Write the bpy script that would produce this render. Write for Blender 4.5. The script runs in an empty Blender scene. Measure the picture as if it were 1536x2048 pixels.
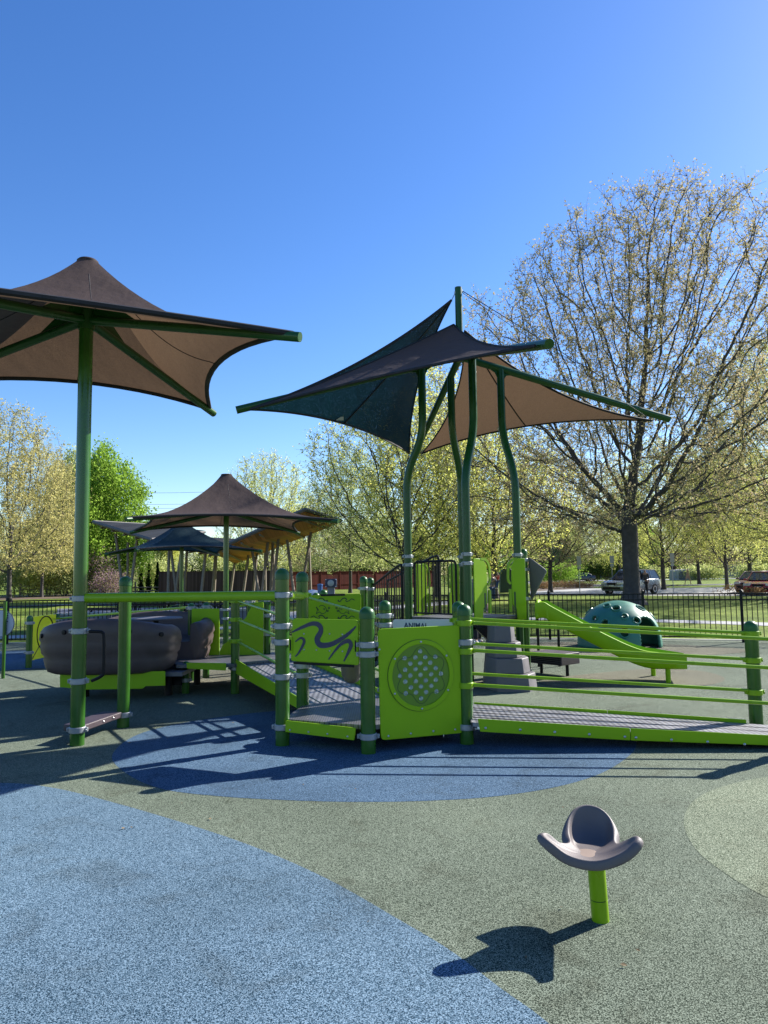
import bpy, bmesh, math, random
import numpy as np
from mathutils import Vector, Matrix, Euler
R_ = math.radians
random.seed(7)
SC = bpy.context.scene
COL = SC.collection

# ------------------------------------------------------------------ camera model
FPX, CX, CY, CAMH = 1450.0, 768.0, 1024.0, 1.55
PITCH = math.atan(126.0/1450.0); ROLL = R_(0.8)
F0 = Vector((0, math.cos(PITCH), math.sin(PITCH))); R0 = Vector((1, 0, 0)); U0 = Vector((0, -math.sin(PITCH), math.cos(PITCH)))
CR = R0*math.cos(ROLL) - U0*math.sin(ROLL); CU = R0*math.sin(ROLL) + U0*math.cos(ROLL)
CAM = Vector((0, 0, CAMH))
def ray(px, py): return F0 + CR*((px-CX)/FPX) + CU*((CY-py)/FPX)
def G(px, py, z=0.0):
    d = ray(px, py); t = (z-CAMH)/d.z; return CAM + d*t
def P(px, py, Y):
    d = ray(px, py); return CAM + d*(Y/d.y)
def ZAT(X, Y, py):
    v0 = Vector((X, Y, -CAMH)); k = Vector((0, 0, 1))
    # f*(v.U) = (CY-py)*(v.F)
    a = FPX*(v0.dot(CU)) - (CY-py)*v0.dot(F0); b = FPX*CU.z - (CY-py)*F0.z
    return -a/b
def PROJ(v):
    d = Vector(v)-CAM; k = FPX/d.dot(F0); return CX+k*d.dot(CR), CY-k*d.dot(CU)
class Frame:
    """vertical plane through two ground points; u along it, n horizontal normal facing the camera"""
    def __init__(s, a, b):
        s.o = Vector((a[0], a[1], 0)); s.u = (Vector((b[0], b[1], 0))-s.o); s.len = s.u.length; s.u.normalize()
        s.n = Vector((s.u.y, -s.u.x, 0))
        if s.n.dot(s.o) > 0: s.n = -s.n
    def pt(s, x, z, d=0.0): return s.o + s.u*x + s.n*d + Vector((0, 0, z))
    def hit(s, px, py, d=0.0):
        r = ray(px, py); o = s.o + s.n*d; t = (o-CAM).dot(s.n)/r.dot(s.n); q = CAM + r*t
        return ((q-s.o).dot(s.u), q.z)

# ------------------------------------------------------------------ mesh builder
class MB:
    def __init__(s): s.v = []; s.f = []
    def add(s, vs, fs):
        k = len(s.v); s.v += [Vector(p) for p in vs]; s.f += [tuple(i+k for i in f) for f in fs]; return s
    def box(s, c, size, rz=0.0, rx=0.0, ry=0.0):
        M = Matrix.Translation(Vector(c)) @ Euler((rx, ry, rz)).to_matrix().to_4x4()
        x, y, z = size[0]/2, size[1]/2, size[2]/2
        vs = [M @ Vector((a*x, b*y, e*z)) for a in (-1, 1) for b in (-1, 1) for e in (-1, 1)]
        return s.add(vs, [(0,1,3,2),(4,6,7,5),(0,4,5,1),(2,3,7,6),(0,2,6,4),(1,5,7,3)])
    def slab(s, pts, vec):
        vec = Vector(vec); n = len(pts); pts = [Vector(p) for p in pts]
        vs = pts + [p+vec for p in pts]
        fs = [tuple(range(n))[::-1], tuple(range(n, 2*n))] + [(i, (i+1)%n, n+(i+1)%n, n+i) for i in range(n)]
        return s.add(vs, fs)
    def prism(s, fr, outline, d0, d1):
        return s.slab([fr.pt(x, z, d0) for x, z in outline], fr.n*(d1-d0))
    def path(s, pts, r, n=12, cap=True, closed=False, flat=1.0):
        pts = [Vector(p) for p in pts]; m = len(pts); rs = r if isinstance(r, (list, tuple)) else [r]*m
        T = []
        for i in range(m):
            a = pts[(i-1) % m] if (i > 0 or closed) else pts[i]; b = pts[(i+1) % m] if (i < m-1 or closed) else pts[i]
            T.append((b-a).normalized())
        ref = Vector((0, 0, 1)) if abs(T[0].z) < .9 else Vector((1, 0, 0))
        N = (ref - T[0]*ref.dot(T[0])).normalized(); vs = []
        for i in range(m):
            N = (N - T[i]*N.dot(T[i])).normalized(); B = T[i].cross(N)
            for k in range(n):
                a = 2*math.pi*k/n; vs.append(pts[i] + (N*math.cos(a) + B*math.sin(a)*flat)*rs[i])
        fs = []; mm = m if closed else m-1
        for i in range(mm):
            for k in range(n):
                j = (i+1) % m; fs.append((i*n+k, i*n+(k+1)%n, j*n+(k+1)%n, j*n+k))
        if cap and not closed: fs += [tuple(range(n))[::-1], tuple(range((m-1)*n, m*n))]
        return s.add(vs, fs)
    def tube(s, a, b, r, n=12, r2=None):
        return s.path([a, b], [r, r if r2 is None else r2], n)
    def rod(s, a, b, r, n=14):            # tube with rounded ends
        a = Vector(a); b = Vector(b); d = (b-a).normalized(); p = []; rr = []
        for k in range(5):
            t = math.pi/2*k/4; p.append(a + d*(r*(1-math.sin(t)))); rr.append(max(r*math.sin(t+.0), .002) if k else .002)
        p[0] = a
        q = [b - (x-a).length*d for x in p][::-1]
        return s.path(p+q, rr+rr[::-1], n)
    def lathe(s, c, prof, n=24, axis=None):
        c = Vector(c); M = Matrix.Identity(3)
        if axis is not None: M = Vector((0, 0, 1)).rotation_difference(Vector(axis)).to_matrix()
        vs = []; fs = []; m = len(prof)
        for r, z in prof:
            for k in range(n):
                a = 2*math.pi*k/n; vs.append(c + M @ Vector((max(r, 1e-4)*math.cos(a), max(r, 1e-4)*math.sin(a), z)))
        for i in range(m-1):
            for k in range(n): fs.append((i*n+k, i*n+(k+1)%n, (i+1)*n+(k+1)%n, (i+1)*n+k))
        fs += [tuple(range(n))[::-1], tuple(range((m-1)*n, m*n))]
        return s.add(vs, fs)
    def ribbon(s, fr, pts, w, d0, d1):    # flat band following (x,z) points on a frame; w scalar or list
        n = len(pts); ws = w if isinstance(w, (list, tuple)) else [w]*n; L = []; Rr = []
        for i in range(n):
            a = pts[max(i-1, 0)]; b = pts[min(i+1, n-1)]; dx, dz = b[0]-a[0], b[1]-a[1]; l = math.hypot(dx, dz) or 1
            nx, nz = -dz/l, dx/l; L.append((pts[i][0]+nx*ws[i]/2, pts[i][1]+nz*ws[i]/2)); Rr.append((pts[i][0]-nx*ws[i]/2, pts[i][1]-nz*ws[i]/2))
        vs = [fr.pt(*q, d0) for q in L] + [fr.pt(*q, d0) for q in Rr] + [fr.pt(*q, d1) for q in L] + [fr.pt(*q, d1) for q in Rr]
        fs = []
        for i in range(n-1):
            fs += [(i, i+1, n+i+1, n+i), (2*n+i, 3*n+i, 3*n+i+1, 2*n+i+1), (i, 2*n+i, 2*n+i+1, i+1), (n+i, n+i+1, 3*n+i+1, 3*n+i)]
        fs += [(0, n, 3*n, 2*n), (n-1, 3*n-1, 4*n-1, 2*n-1)]
        return s.add(vs, fs)
    def grid(s, rows, closed=False):
        m = len(rows); n = len(rows[0]); vs = [p for r in rows for p in r]; fs = []
        for i in range(m-1):
            for k in range(n if closed else n-1): fs.append((i*n+k, i*n+(k+1)%n, (i+1)*n+(k+1)%n, (i+1)*n+k))
        return s.add(vs, fs)
    def build(s, name, mat, parent=None, bevel=0.0, smooth=True, label=None, fix=True, solid=0.0, ang=35):
        me = bpy.data.meshes.new(name); off = Vector((0, 0, 0))
        if parent is not None: off = ORG.get(parent.name, Vector((0, 0, 0)))
        me.from_pydata([v-off for v in s.v], [], s.f); me.update()
        if fix:
            bm = bmesh.new(); bm.from_mesh(me); bmesh.ops.recalc_face_normals(bm, faces=bm.faces[:]); bm.to_mesh(me); bm.free()
        if smooth:
            me.polygons.foreach_set('use_smooth', [True]*len(me.polygons)); me.set_sharp_from_angle(angle=R_(ang))
        if mat: me.materials.append(mat)
        o = bpy.data.objects.new(name, me); COL.objects.link(o)
        if parent is not None: o.parent = parent; ORG[o.name] = off
        if bevel:
            b = o.modifiers.new('bevel', 'BEVEL'); b.width = bevel; b.segments = 2; b.limit_method = 'ANGLE'; b.angle_limit = R_(40)
        if solid:
            b = o.modifiers.new('solid', 'SOLIDIFY'); b.thickness = solid; b.offset = 0
        if label: o['label'] = label
        return o
ORG = {}
def tag(o, label=None, cat=None, group=None, kind=None):
    if label: o['label'] = label
    if cat: o['category'] = cat
    if group: o['group'] = group
    if kind: o['kind'] = kind
    return o
def thing(name, label, cat, loc, group=None):
    o = bpy.data.objects.new(name, None); COL.objects.link(o); o.location = Vector(loc); o.empty_display_size = .1
    ORG[o.name] = Vector(loc); return tag(o, label, cat, group)
def spline(pts, k=8, closed=False):
    pts = [Vector(p) for p in pts]; n = len(pts); out = []
    rng = range(n) if closed else range(n-1)
    for i in rng:
        if closed: a, b, c, d = pts[i-1], pts[i], pts[(i+1) % n], pts[(i+2) % n]
        else: a, b, c, d = pts[max(i-1, 0)], pts[i], pts[i+1], pts[min(i+2, n-1)]
        for j in range(k):
            t = j/k; out.append(.5*((2*b) + (c-a)*t + (2*a-5*b+4*c-d)*t*t + (3*b-a-3*c+d)*t**3))
    if not closed: out.append(pts[-1])
    return out
def rrect(x0, z0, x1, z1, r, n=5):
    o = []
    for cx, cz, a0 in ((x1-r, z1-r, 0), (x0+r, z1-r, 90), (x0+r, z0+r, 180), (x1-r, z0+r, 270)):
        for k in range(n+1):
            a = R_(a0+90*k/n); o.append((cx+r*math.cos(a), cz+r*math.sin(a)))
    return o
def rquad(q, r=.03, n=4):     # rounded quadrilateral from 4 corner (x,z)
    out = []; q = [Vector((a, b)) for a, b in q]
    for i in range(4):
        p, c, nx = q[i-1], q[i], q[(i+1) % 4]; a = c+(p-c).normalized()*r; b = c+(nx-c).normalized()*r
        for k in range(n+1):
            t = k/n; w = (1-t)**2*a + 2*t*(1-t)*c + t*t*b; out.append((w.x, w.y))
    return out

# ------------------------------------------------------------------ materials
MATS = {}
KA = .75          # all base colours sit a little below nominal, balanced by the exposure
def kc(c): return tuple(x*KA for x in c)
def nodes(name):
    m = bpy.data.materials.new(name); m.use_nodes = True; nt = m.node_tree; nt.nodes.clear()
    out = nt.nodes.new('ShaderNodeOutputMaterial'); MATS[name] = m
    def N(t, **kw):
        n = nt.nodes.new(t)
        for k, v in kw.items():
            if k in n.inputs.keys() if isinstance(k, str) else False: n.inputs[k].default_value = v
            else: setattr(n, k, v)
        return n
    return m, nt, out, N
def ramp(nt, fac, stops, interp='LINEAR'):
    r = nt.nodes.new('ShaderNodeValToRGB'); r.color_ramp.interpolation = interp; e = r.color_ramp.elements
    while len(e) < len(stops): e.new(.5)
    for k, (p, c) in enumerate(stops): e[k].position = p; e[k].color = (*c, 1)
    nt.links.new(fac, r.inputs['Fac']); return r
def mixc(nt, a, b, fac, mode='MIX'):
    m = nt.nodes.new('ShaderNodeMix'); m.data_type = 'RGBA'; m.blend_type = mode
    for s_, v in ((m.inputs['Factor'], fac), (m.inputs['A'], a), (m.inputs['B'], b)):
        if hasattr(v, 'is_linked') or hasattr(v, 'links'): nt.links.new(v, s_)
        else: s_.default_value = v if not isinstance(v, tuple) else (*v, 1)
    return m.outputs['Result']
def plain(name, col, rough=.5, metal=0.0, var=.12, scale=6.0, bump=0.0, bscale=80.0, spec=.5, coat=0.0):
    m, nt, out, N = nodes(name); b = N('ShaderNodeBsdfPrincipled'); tc = N('ShaderNodeTexCoord')
    n = N('ShaderNodeTexNoise'); n.inputs['Scale'].default_value = scale; n.inputs['Detail'].default_value = 5
    nt.links.new(tc.outputs['Object'], n.inputs['Vector'])
    col = kc(col) if not metal > .6 else col
    lo = tuple(c*(1-var) for c in col); hi = tuple(min(1, c*(1+var)) for c in col)
    r = ramp(nt, n.outputs['Fac'], [(.3, lo), (.7, hi)]); nt.links.new(r.outputs[0], b.inputs['Base Color'])
    b.inputs['Metallic'].default_value = metal; b.inputs['Specular IOR Level'].default_value = spec; b.inputs['Coat Weight'].default_value = coat
    rr = ramp(nt, n.outputs['Fac'], [(.3, (rough*.85,)*3), (.7, (min(1, rough*1.2),)*3)]); nt.links.new(rr.outputs[0], b.inputs['Roughness'])
    if bump:
        n2 = N('ShaderNodeTexNoise'); n2.inputs['Scale'].default_value = bscale; nt.links.new(tc.outputs['Object'], n2.inputs['Vector'])
        bp = N('ShaderNodeBump'); bp.inputs['Strength'].default_value = bump; bp.inputs['Distance'].default_value = .01
        nt.links.new(n2.outputs['Fac'], bp.inputs['Height']); nt.links.new(bp.outputs[0], b.inputs['Normal'])
    nt.links.new(b.outputs[0], out.inputs['Surface']); return m
def rubber(name, dark, mid, light):
    dark, mid, light = kc(dark), kc(mid), kc(light)
    m, nt, out, N = nodes(name); b = N('ShaderNodeBsdfPrincipled'); tc = N('ShaderNodeTexCoord')
    v = N('ShaderNodeTexVoronoi'); v.inputs['Scale'].default_value = 300; v.feature = 'F1'
    n = N('ShaderNodeTexNoise'); n.inputs['Scale'].default_value = 175; n.inputs['Detail'].default_value = 3
    nt.links.new(tc.outputs['Object'], v.inputs['Vector']); nt.links.new(tc.outputs['Object'], n.inputs['Vector'])
    sep = N('ShaderNodeSeparateColor'); nt.links.new(v.outputs['Color'], sep.inputs[0])
    ad = N('ShaderNodeMath'); ad.operation = 'MULTIPLY_ADD'; nt.links.new(sep.outputs[0], ad.inputs[0]); ad.inputs[1].default_value = .45
    sc = N('ShaderNodeMath'); sc.operation = 'MULTIPLY'; nt.links.new(n.outputs['Fac'], sc.inputs[0]); sc.inputs[1].default_value = .75
    nt.links.new(sc.outputs[0], ad.inputs[2])
    r = ramp(nt, ad.outputs[0], [(.36, dark), (.56, mid), (.76, light)])
    big = N('ShaderNodeTexNoise'); big.inputs['Scale'].default_value = .6; big.inputs['Detail'].default_value = 6; nt.links.new(tc.outputs['Object'], big.inputs['Vector'])
    rb = ramp(nt, big.outputs['Fac'], [(.3, (.74, .75, .74)), (.5, (.98, .98, .98)), (.7, (1.16, 1.15, 1.13))])
    c = mixc(nt, r.outputs[0], rb.outputs[0], 1.0, 'MULTIPLY')
    sm = N('ShaderNodeTexNoise'); sm.inputs['Scale'].default_value = 2.3; sm.inputs['Detail'].default_value = 9; sm.inputs['Roughness'].default_value = .65; sm.inputs['Distortion'].default_value = .8; nt.links.new(tc.outputs['Object'], sm.inputs['Vector'])
    rs = ramp(nt, sm.outputs['Fac'], [(.34, (.8, .78, .76)), (.46, (1, 1, 1)), (.62, (1, 1, 1)), (.74, (1.14, 1.13, 1.1))]); c = mixc(nt, c, rs.outputs[0], 1.0, 'MULTIPLY')
    nt.links.new(c, b.inputs['Base Color']); b.inputs['Roughness'].default_value = .95; b.inputs['Specular IOR Level'].default_value = .08
    bp = N('ShaderNodeBump'); bp.inputs['Strength'].default_value = .55; bp.inputs['Distance'].default_value = .004
    nt.links.new(ad.outputs[0], bp.inputs['Height']); nt.links.new(bp.outputs[0], b.inputs['Normal'])
    nt.links.new(b.outputs[0], out.inputs['Surface']); return m
def fabric(name, col, tcol, holes=.0):
    col, tcol = kc(col), kc(tcol)
    m, nt, out, N = nodes(name); tc = N('ShaderNodeTexCoord')
    n = N('ShaderNodeTexNoise'); n.inputs['Scale'].default_value = 120; n.inputs['Detail'].default_value = 4; nt.links.new(tc.outputs['Object'], n.inputs['Vector'])
    n2 = N('ShaderNodeTexNoise'); n2.inputs['Scale'].default_value = 2.2; nt.links.new(tc.outputs['Object'], n2.inputs['Vector'])
    r = ramp(nt, n.outputs['Fac'], [(.3, tuple(c*.7 for c in col)), (.7, tuple(c*1.3 for c in col))])
    r2 = ramp(nt, n.outputs['Fac'], [(.3, tuple(c*.7 for c in tcol)), (.72, tuple(min(1, c*1.35) for c in tcol))])
    d = N('ShaderNodeBsdfPrincipled'); d.inputs['Roughness'].default_value = .7; d.inputs['Specular IOR Level'].default_value = .12; nt.links.new(r.outputs[0], d.inputs['Base Color'])
    wr = N('ShaderNodeTexNoise'); wr.inputs['Scale'].default_value = 3.5; wr.inputs['Detail'].default_value = 3; mpw = N('ShaderNodeMapping'); mpw.inputs['Scale'].default_value = (1, .35, 1); nt.links.new(tc.outputs['Object'], mpw.inputs[0]); nt.links.new(mpw.outputs[0], wr.inputs['Vector'])
    bw = N('ShaderNodeBump'); bw.inputs['Strength'].default_value = .5; bw.inputs['Distance'].default_value = .05; nt.links.new(wr.outputs['Fac'], bw.inputs['Height']); nt.links.new(bw.outputs[0], d.inputs['Normal'])
    t = N('ShaderNodeBsdfTranslucent'); nt.links.new(bw.outputs[0], t.inputs['Normal']); nt.links.new(r2.outputs[0], t.inputs['Color'])
    add = N('ShaderNodeAddShader'); nt.links.new(d.outputs[0], add.inputs[0]); nt.links.new(t.outputs[0], add.inputs[1]); src = add.outputs[0]
    if holes:
        v = N('ShaderNodeTexVoronoi'); v.inputs['Scale'].default_value = 70; nt.links.new(tc.outputs['Object'], v.inputs['Vector'])
        lt = N('ShaderNodeMath'); lt.operation = 'LESS_THAN'; nt.links.new(v.outputs['Distance'], lt.inputs[0]); lt.inputs[1].default_value = holes
        tr = N('ShaderNodeBsdfTransparent'); mx = N('ShaderNodeMixShader'); nt.links.new(lt.outputs[0], mx.inputs[0]); nt.links.new(src, mx.inputs[1]); nt.links.new(tr.outputs[0], mx.inputs[2]); src = mx.outputs[0]
    nt.links.new(src, out.inputs['Surface']); return m
def leafmat(name, cols, trans=.5):
    cols = [tuple(x*.92 for x in c) for c in cols]
    m, nt, out, N = nodes(name); g = N('ShaderNodeNewGeometry')
    st = [(i/(len(cols)-1) if len(cols) > 1 else 0, c) for i, c in enumerate(cols)]
    r = ramp(nt, g.outputs['Random Per Island'], st)
    d = N('ShaderNodeBsdfDiffuse'); nt.links.new(r.outputs[0], d.inputs['Color'])
    t = N('ShaderNodeBsdfTranslucent'); nt.links.new(r.outputs[0], t.inputs['Color'])
    mx = N('ShaderNodeMixShader'); mx.inputs[0].default_value = trans
    nt.links.new(d.outputs[0], mx.inputs[1]); nt.links.new(t.outputs[0], mx.inputs[2]); nt.links.new(mx.outputs[0], out.inputs['Surface']); return m
def grooved(name, col, dark, scale, axis=0, rough=.6, width=.12, metal=0., fade=None):
    """planks / ribs: dark lines across an object axis"""
    col, dark = kc(col), kc(dark)
    m, nt, out, N = nodes(name); b = N('ShaderNodeBsdfPrincipled'); b.inputs['Specular IOR Level'].default_value = .15; tc = N('ShaderNodeTexCoord'); sp = N('ShaderNodeSeparateXYZ'); nt.links.new(tc.outputs['Object'], sp.inputs[0])
    mu = N('ShaderNodeMath'); mu.operation = 'MULTIPLY'; nt.links.new(sp.outputs[axis], mu.inputs[0]); mu.inputs[1].default_value = scale
    fr = N('ShaderNodeMath'); fr.operation = 'FRACT'; nt.links.new(mu.outputs[0], fr.inputs[0])
    fl = N('ShaderNodeMath'); fl.operation = 'FLOOR'; nt.links.new(mu.outputs[0], fl.inputs[0])
    wn = N('ShaderNodeTexWhiteNoise'); wn.noise_dimensions = '1D'; nt.links.new(fl.outputs[0], wn.inputs['W'])
    r0 = ramp(nt, wn.outputs['Value'], [(0, tuple(c*.7 for c in col)), (1, tuple(min(1, c*1.3) for c in col))])
    lt = N('ShaderNodeMath'); lt.operation = 'LESS_THAN'; nt.links.new(fr.outputs[0], lt.inputs[0]); lt.inputs[1].default_value = width
    c = mixc(nt, r0.outputs[0], dark, lt.outputs[0]); nt.links.new(c, b.inputs['Base Color']); b.inputs['Roughness'].default_value = rough; b.inputs['Metallic'].default_value = metal
    nt.links.new(b.outputs[0], out.inputs['Surface']); return m
def perforated(name, col, dark, sx, sy, metal=.4):
    col, dark = kc(col), kc(dark)
    m, nt, out, N = nodes(name); b = N('ShaderNodeBsdfPrincipled'); tc = N('ShaderNodeTexCoord'); mp = N('ShaderNodeMapping'); nt.links.new(tc.outputs['Object'], mp.inputs[0])
    mp.inputs['Scale'].default_value = (sx, sy, 0)
    v = N('ShaderNodeTexVoronoi'); v.inputs['Randomness'].default_value = 0; v.inputs['Scale'].default_value = 1; nt.links.new(mp.outputs[0], v.inputs['Vector'])
    r = ramp(nt, v.outputs['Distance'], [(.22, dark), (.34, col)])
    n = N('ShaderNodeTexNoise'); n.inputs['Scale'].default_value = 4; n.inputs['Detail'].default_value = 6; nt.links.new(tc.outputs['Object'], n.inputs['Vector'])
    r2 = ramp(nt, n.outputs['Fac'], [(.3, (.7, .7, .7)), (.7, (1.2, 1.2, 1.2))]); c = mixc(nt, r.outputs[0], r2.outputs[0], 1.0, 'MULTIPLY')
    nt.links.new(c, b.inputs['Base Color']); b.inputs['Roughness'].default_value = .45; b.inputs['Metallic'].default_value = metal
    bp = N('ShaderNodeBump'); bp.inputs['Strength'].default_value = .5; bp.inputs['Distance'].default_value = .004
    nt.links.new(v.outputs['Distance'], bp.inputs['Height']); nt.links.new(bp.outputs[0], b.inputs['Normal'])
    nt.links.new(b.outputs[0], out.inputs['Surface']); return m
M = {}
M['green'] = plain('green_powder_coat', (.034, .125, .014), .22, var=.10, scale=9, spec=.5)
M['shade_green'] = plain('green_coat_painted_shade', (.016, .085, .014), .3, var=.08, spec=.35)  # same green coat, darkened: the backlit side's shade is put into the colour
M['cap'] = plain('green_post_cap', (.03, .13, .03), .4, spec=.35)
M['lime'] = plain('lime_panel', (.30, .53, .003), .45, var=.05, scale=3, spec=.25)
M['limes'] = plain('lime_steel', (.26, .46, .006), .3, var=.06, spec=.35)
M['lime2'] = plain('lime_panel_inset', (.14, .28, .004), .45, var=.05)
M['yellow'] = plain('yellow_panel', (1.1, 1.1, .015), .5, var=.05)
M['silver'] = plain('clamp_metal', (.36, .38, .40), .4, .35, bump=.1)
M['bolt'] = plain('bolt_metal', (.5, .5, .5), .3, .8)
M['black'] = plain('black_powder_coat', (.006, .006, .009), .45, spec=.2)
M['brown'] = plain('brown_plastic', (.105, .075, .068), .5, var=.14, spec=.35, bump=.12, bscale=300)
M['seat'] = plain('seat_plastic', (.15, .125, .12), .55, var=.08, bump=.15, bscale=260)
M['step'] = plain('brown_step', (.07, .05, .06), .5, bump=.3, bscale=300)
M['rock'] = plain('grey_plastic', (.14, .13, .14), .6, var=.1)
M['dome'] = plain('teal_dome_plastic', (.05, .23, .15), .45, var=.15, scale=3)
M['navy'] = plain('navy_inlay', (.01, .018, .07), .4)
M['dline'] = plain('dark_green_inlay', (.02, .07, .01), .5)
M['white'] = plain('white_sign', (.7, .72, .75), .4, var=.04)
M['wtext'] = plain('sign_lettering', (.02, .05, .12), .5)
M['brownfab'] = fabric('brown_shade_fabric', (.070, .050, .046), (.047, .030, .018), .0)
M['bluefab'] = fabric('blue_shade_fabric', (.004, .017, .021), (.003, .018, .024), .11)
M['bluecan'] = fabric('blue_canopy_fabric', (.006, .026, .036), (.003, .016, .024), .0)
M['binding'] = plain('fabric_binding', (.01, .009, .012), .7)
M['deck'] = perforated('perforated_deck', (.15, .15, .165), (.03, .03, .035), 45, 45, .2)
M['ramp'] = perforated('perforated_ramp', (.33, .33, .35), (.03, .03, .035), 18, 45, .35)
M['rub'] = rubber('rubber_grey_green', (.009, .016, .010), (.062, .084, .058), (.32, .37, .28))
M['rubblue'] = rubber('rubber_blue', (.005, .019, .036), (.045, .100, .150), (.26, .38, .48))
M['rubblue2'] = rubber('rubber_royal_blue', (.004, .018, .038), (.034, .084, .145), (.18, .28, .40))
M['rublite'] = rubber('rubber_pale_green', (.022, .034, .018), (.10, .128, .082), (.40, .45, .32))
M['rubtan'] = rubber('rubber_tan', (.02, .02, .013), (.088, .088, .06), (.34, .33, .25))
M['conc'] = plain('concrete', (.42, .41, .38), .85, var=.15, scale=2, bump=.2)
M['road'] = plain('asphalt', (.12, .12, .125), .9, var=.2, scale=1.2, bump=.3)
M['pale_road'] = plain('pale_pavement', (.4, .4, .39), .9, var=.12, scale=.6, bump=.2)
M['bark'] = plain('bark', (.075, .065, .06), .9, var=.35, scale=5, bump=1.0, bscale=14)
M['bark2'] = plain('pale_bark', (.15, .13, .115), .9, var=.3, scale=5, bump=.8, bscale=14)
M['wood'] = plain('grey_brown_timber', (.27, .22, .17), .7, var=.2, scale=10)
M['soffit'] = grooved('timber_soffit', (.62, .25, .09), (.34, .13, .05), 5, 0, .6, .08)
M['metalroof'] = grooved('standing_seam_roof', (.016, .02, .026), (.01, .012, .015), 2, 0, .9, .07, .0)
M['trim'] = plain('roof_trim', (.2, .19, .18), .7, spec=.1)
M['redfence'] = grooved('red_fence_boards', (.16, .035, .025), (.03, .01, .01), 5.5, 0, .8, .1)
M['dkfence'] = grooved('dark_fence_boards', (.075, .05, .055), (.02, .015, .02), 5.5, 0, .8, .1)  # red boards with shade put into the colour; also serves the far grey fence
M['rail'] = plain('weathered_rail', (.17, .14, .11), .85, var=.25)
M['glass'] = plain('window_glass', (.02, .025, .03), .08, var=.1, spec=.8)
M['bubble'] = plain('clear_bubble', (.30, .34, .30), .04, var=.05, spec=1.0, coat=1.0)
def glassy():
    m, nt, out, N = nodes('clear_dome'); b = N('ShaderNodeBsdfPrincipled'); b.inputs['Base Color'].default_value = (.86, .92, .86, 1); b.inputs['Roughness'].default_value = .03; b.inputs['Transmission Weight'].default_value = .8; b.inputs['IOR'].default_value = 1.45
    nt.links.new(b.outputs[0], out.inputs['Surface']); return m
M['bubble'] = glassy()
M['tyre'] = plain('tyre_rubber', (.012, .012, .012), .8)
M['rim'] = plain('alloy_rim', (.4, .4, .42), .3, .8)
M['signback'] = plain('sign_back_metal', (.42, .43, .44), .5, .3)
M['lamp'] = plain('headlight_lens', (.6, .6, .62), .1, spec=.8)
M['skin'] = plain('skin', (.45, .25, .17), .5, var=.05)
M['blue_plastic'] = plain('blue_plastic', (.03, .12, .35), .4)
M['stone'] = plain('grey_stone', (.2, .2, .22), .8, var=.3, scale=3, bump=.3)
M['mulch'] = plain('brown_mulch', (.13, .085, .05), .9, var=.4, scale=8, bump=.6, bscale=30)
M['lf_oak'] = leafmat('oak_bud_leaves', [(.34, .27, .13), (.48, .41, .20), (.50, .41, .27), (.30, .28, .09), (.54, .50, .30)], .5)
M['lf_yel'] = leafmat('yellow_green_leaves', [(.58, .60, .13), (.74, .74, .22), (.42, .48, .10), (.76, .74, .32)], .62)
M['lf_gold'] = leafmat('golden_leaves', [(.48, .41, .14), (.58, .52, .20), (.36, .35, .12), (.6, .55, .28)], .6)
M['lf_green'] = leafmat('fresh_green_leaves', [(.24, .40, .05), (.34, .50, .08), (.16, .28, .04)], .6)
M['lf_dark'] = leafmat('dark_leaves', [(.05, .08, .02), (.08, .13, .03), (.12, .16, .04)], .3)
M['lf_mix'] = leafmat('shrub_leaves', [(.34, .41, .12), (.50, .55, .19), (.6, .62, .28), (.22, .28, .08)], .6)
M['lf_ever'] = leafmat('evergreen_leaves', [(.008, .025, .01), (.015, .05, .015)], .1)
M['lf_purp'] = leafmat('redbud_blossom', [(.36, .22, .28), (.42, .27, .33), (.28, .24, .14), (.3, .3, .12)], .4)
M['lf_dry'] = leafmat('dry_shrub_leaves', [(.3, .18, .09), (.22, .14, .07), (.4, .28, .15)], .3)
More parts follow.
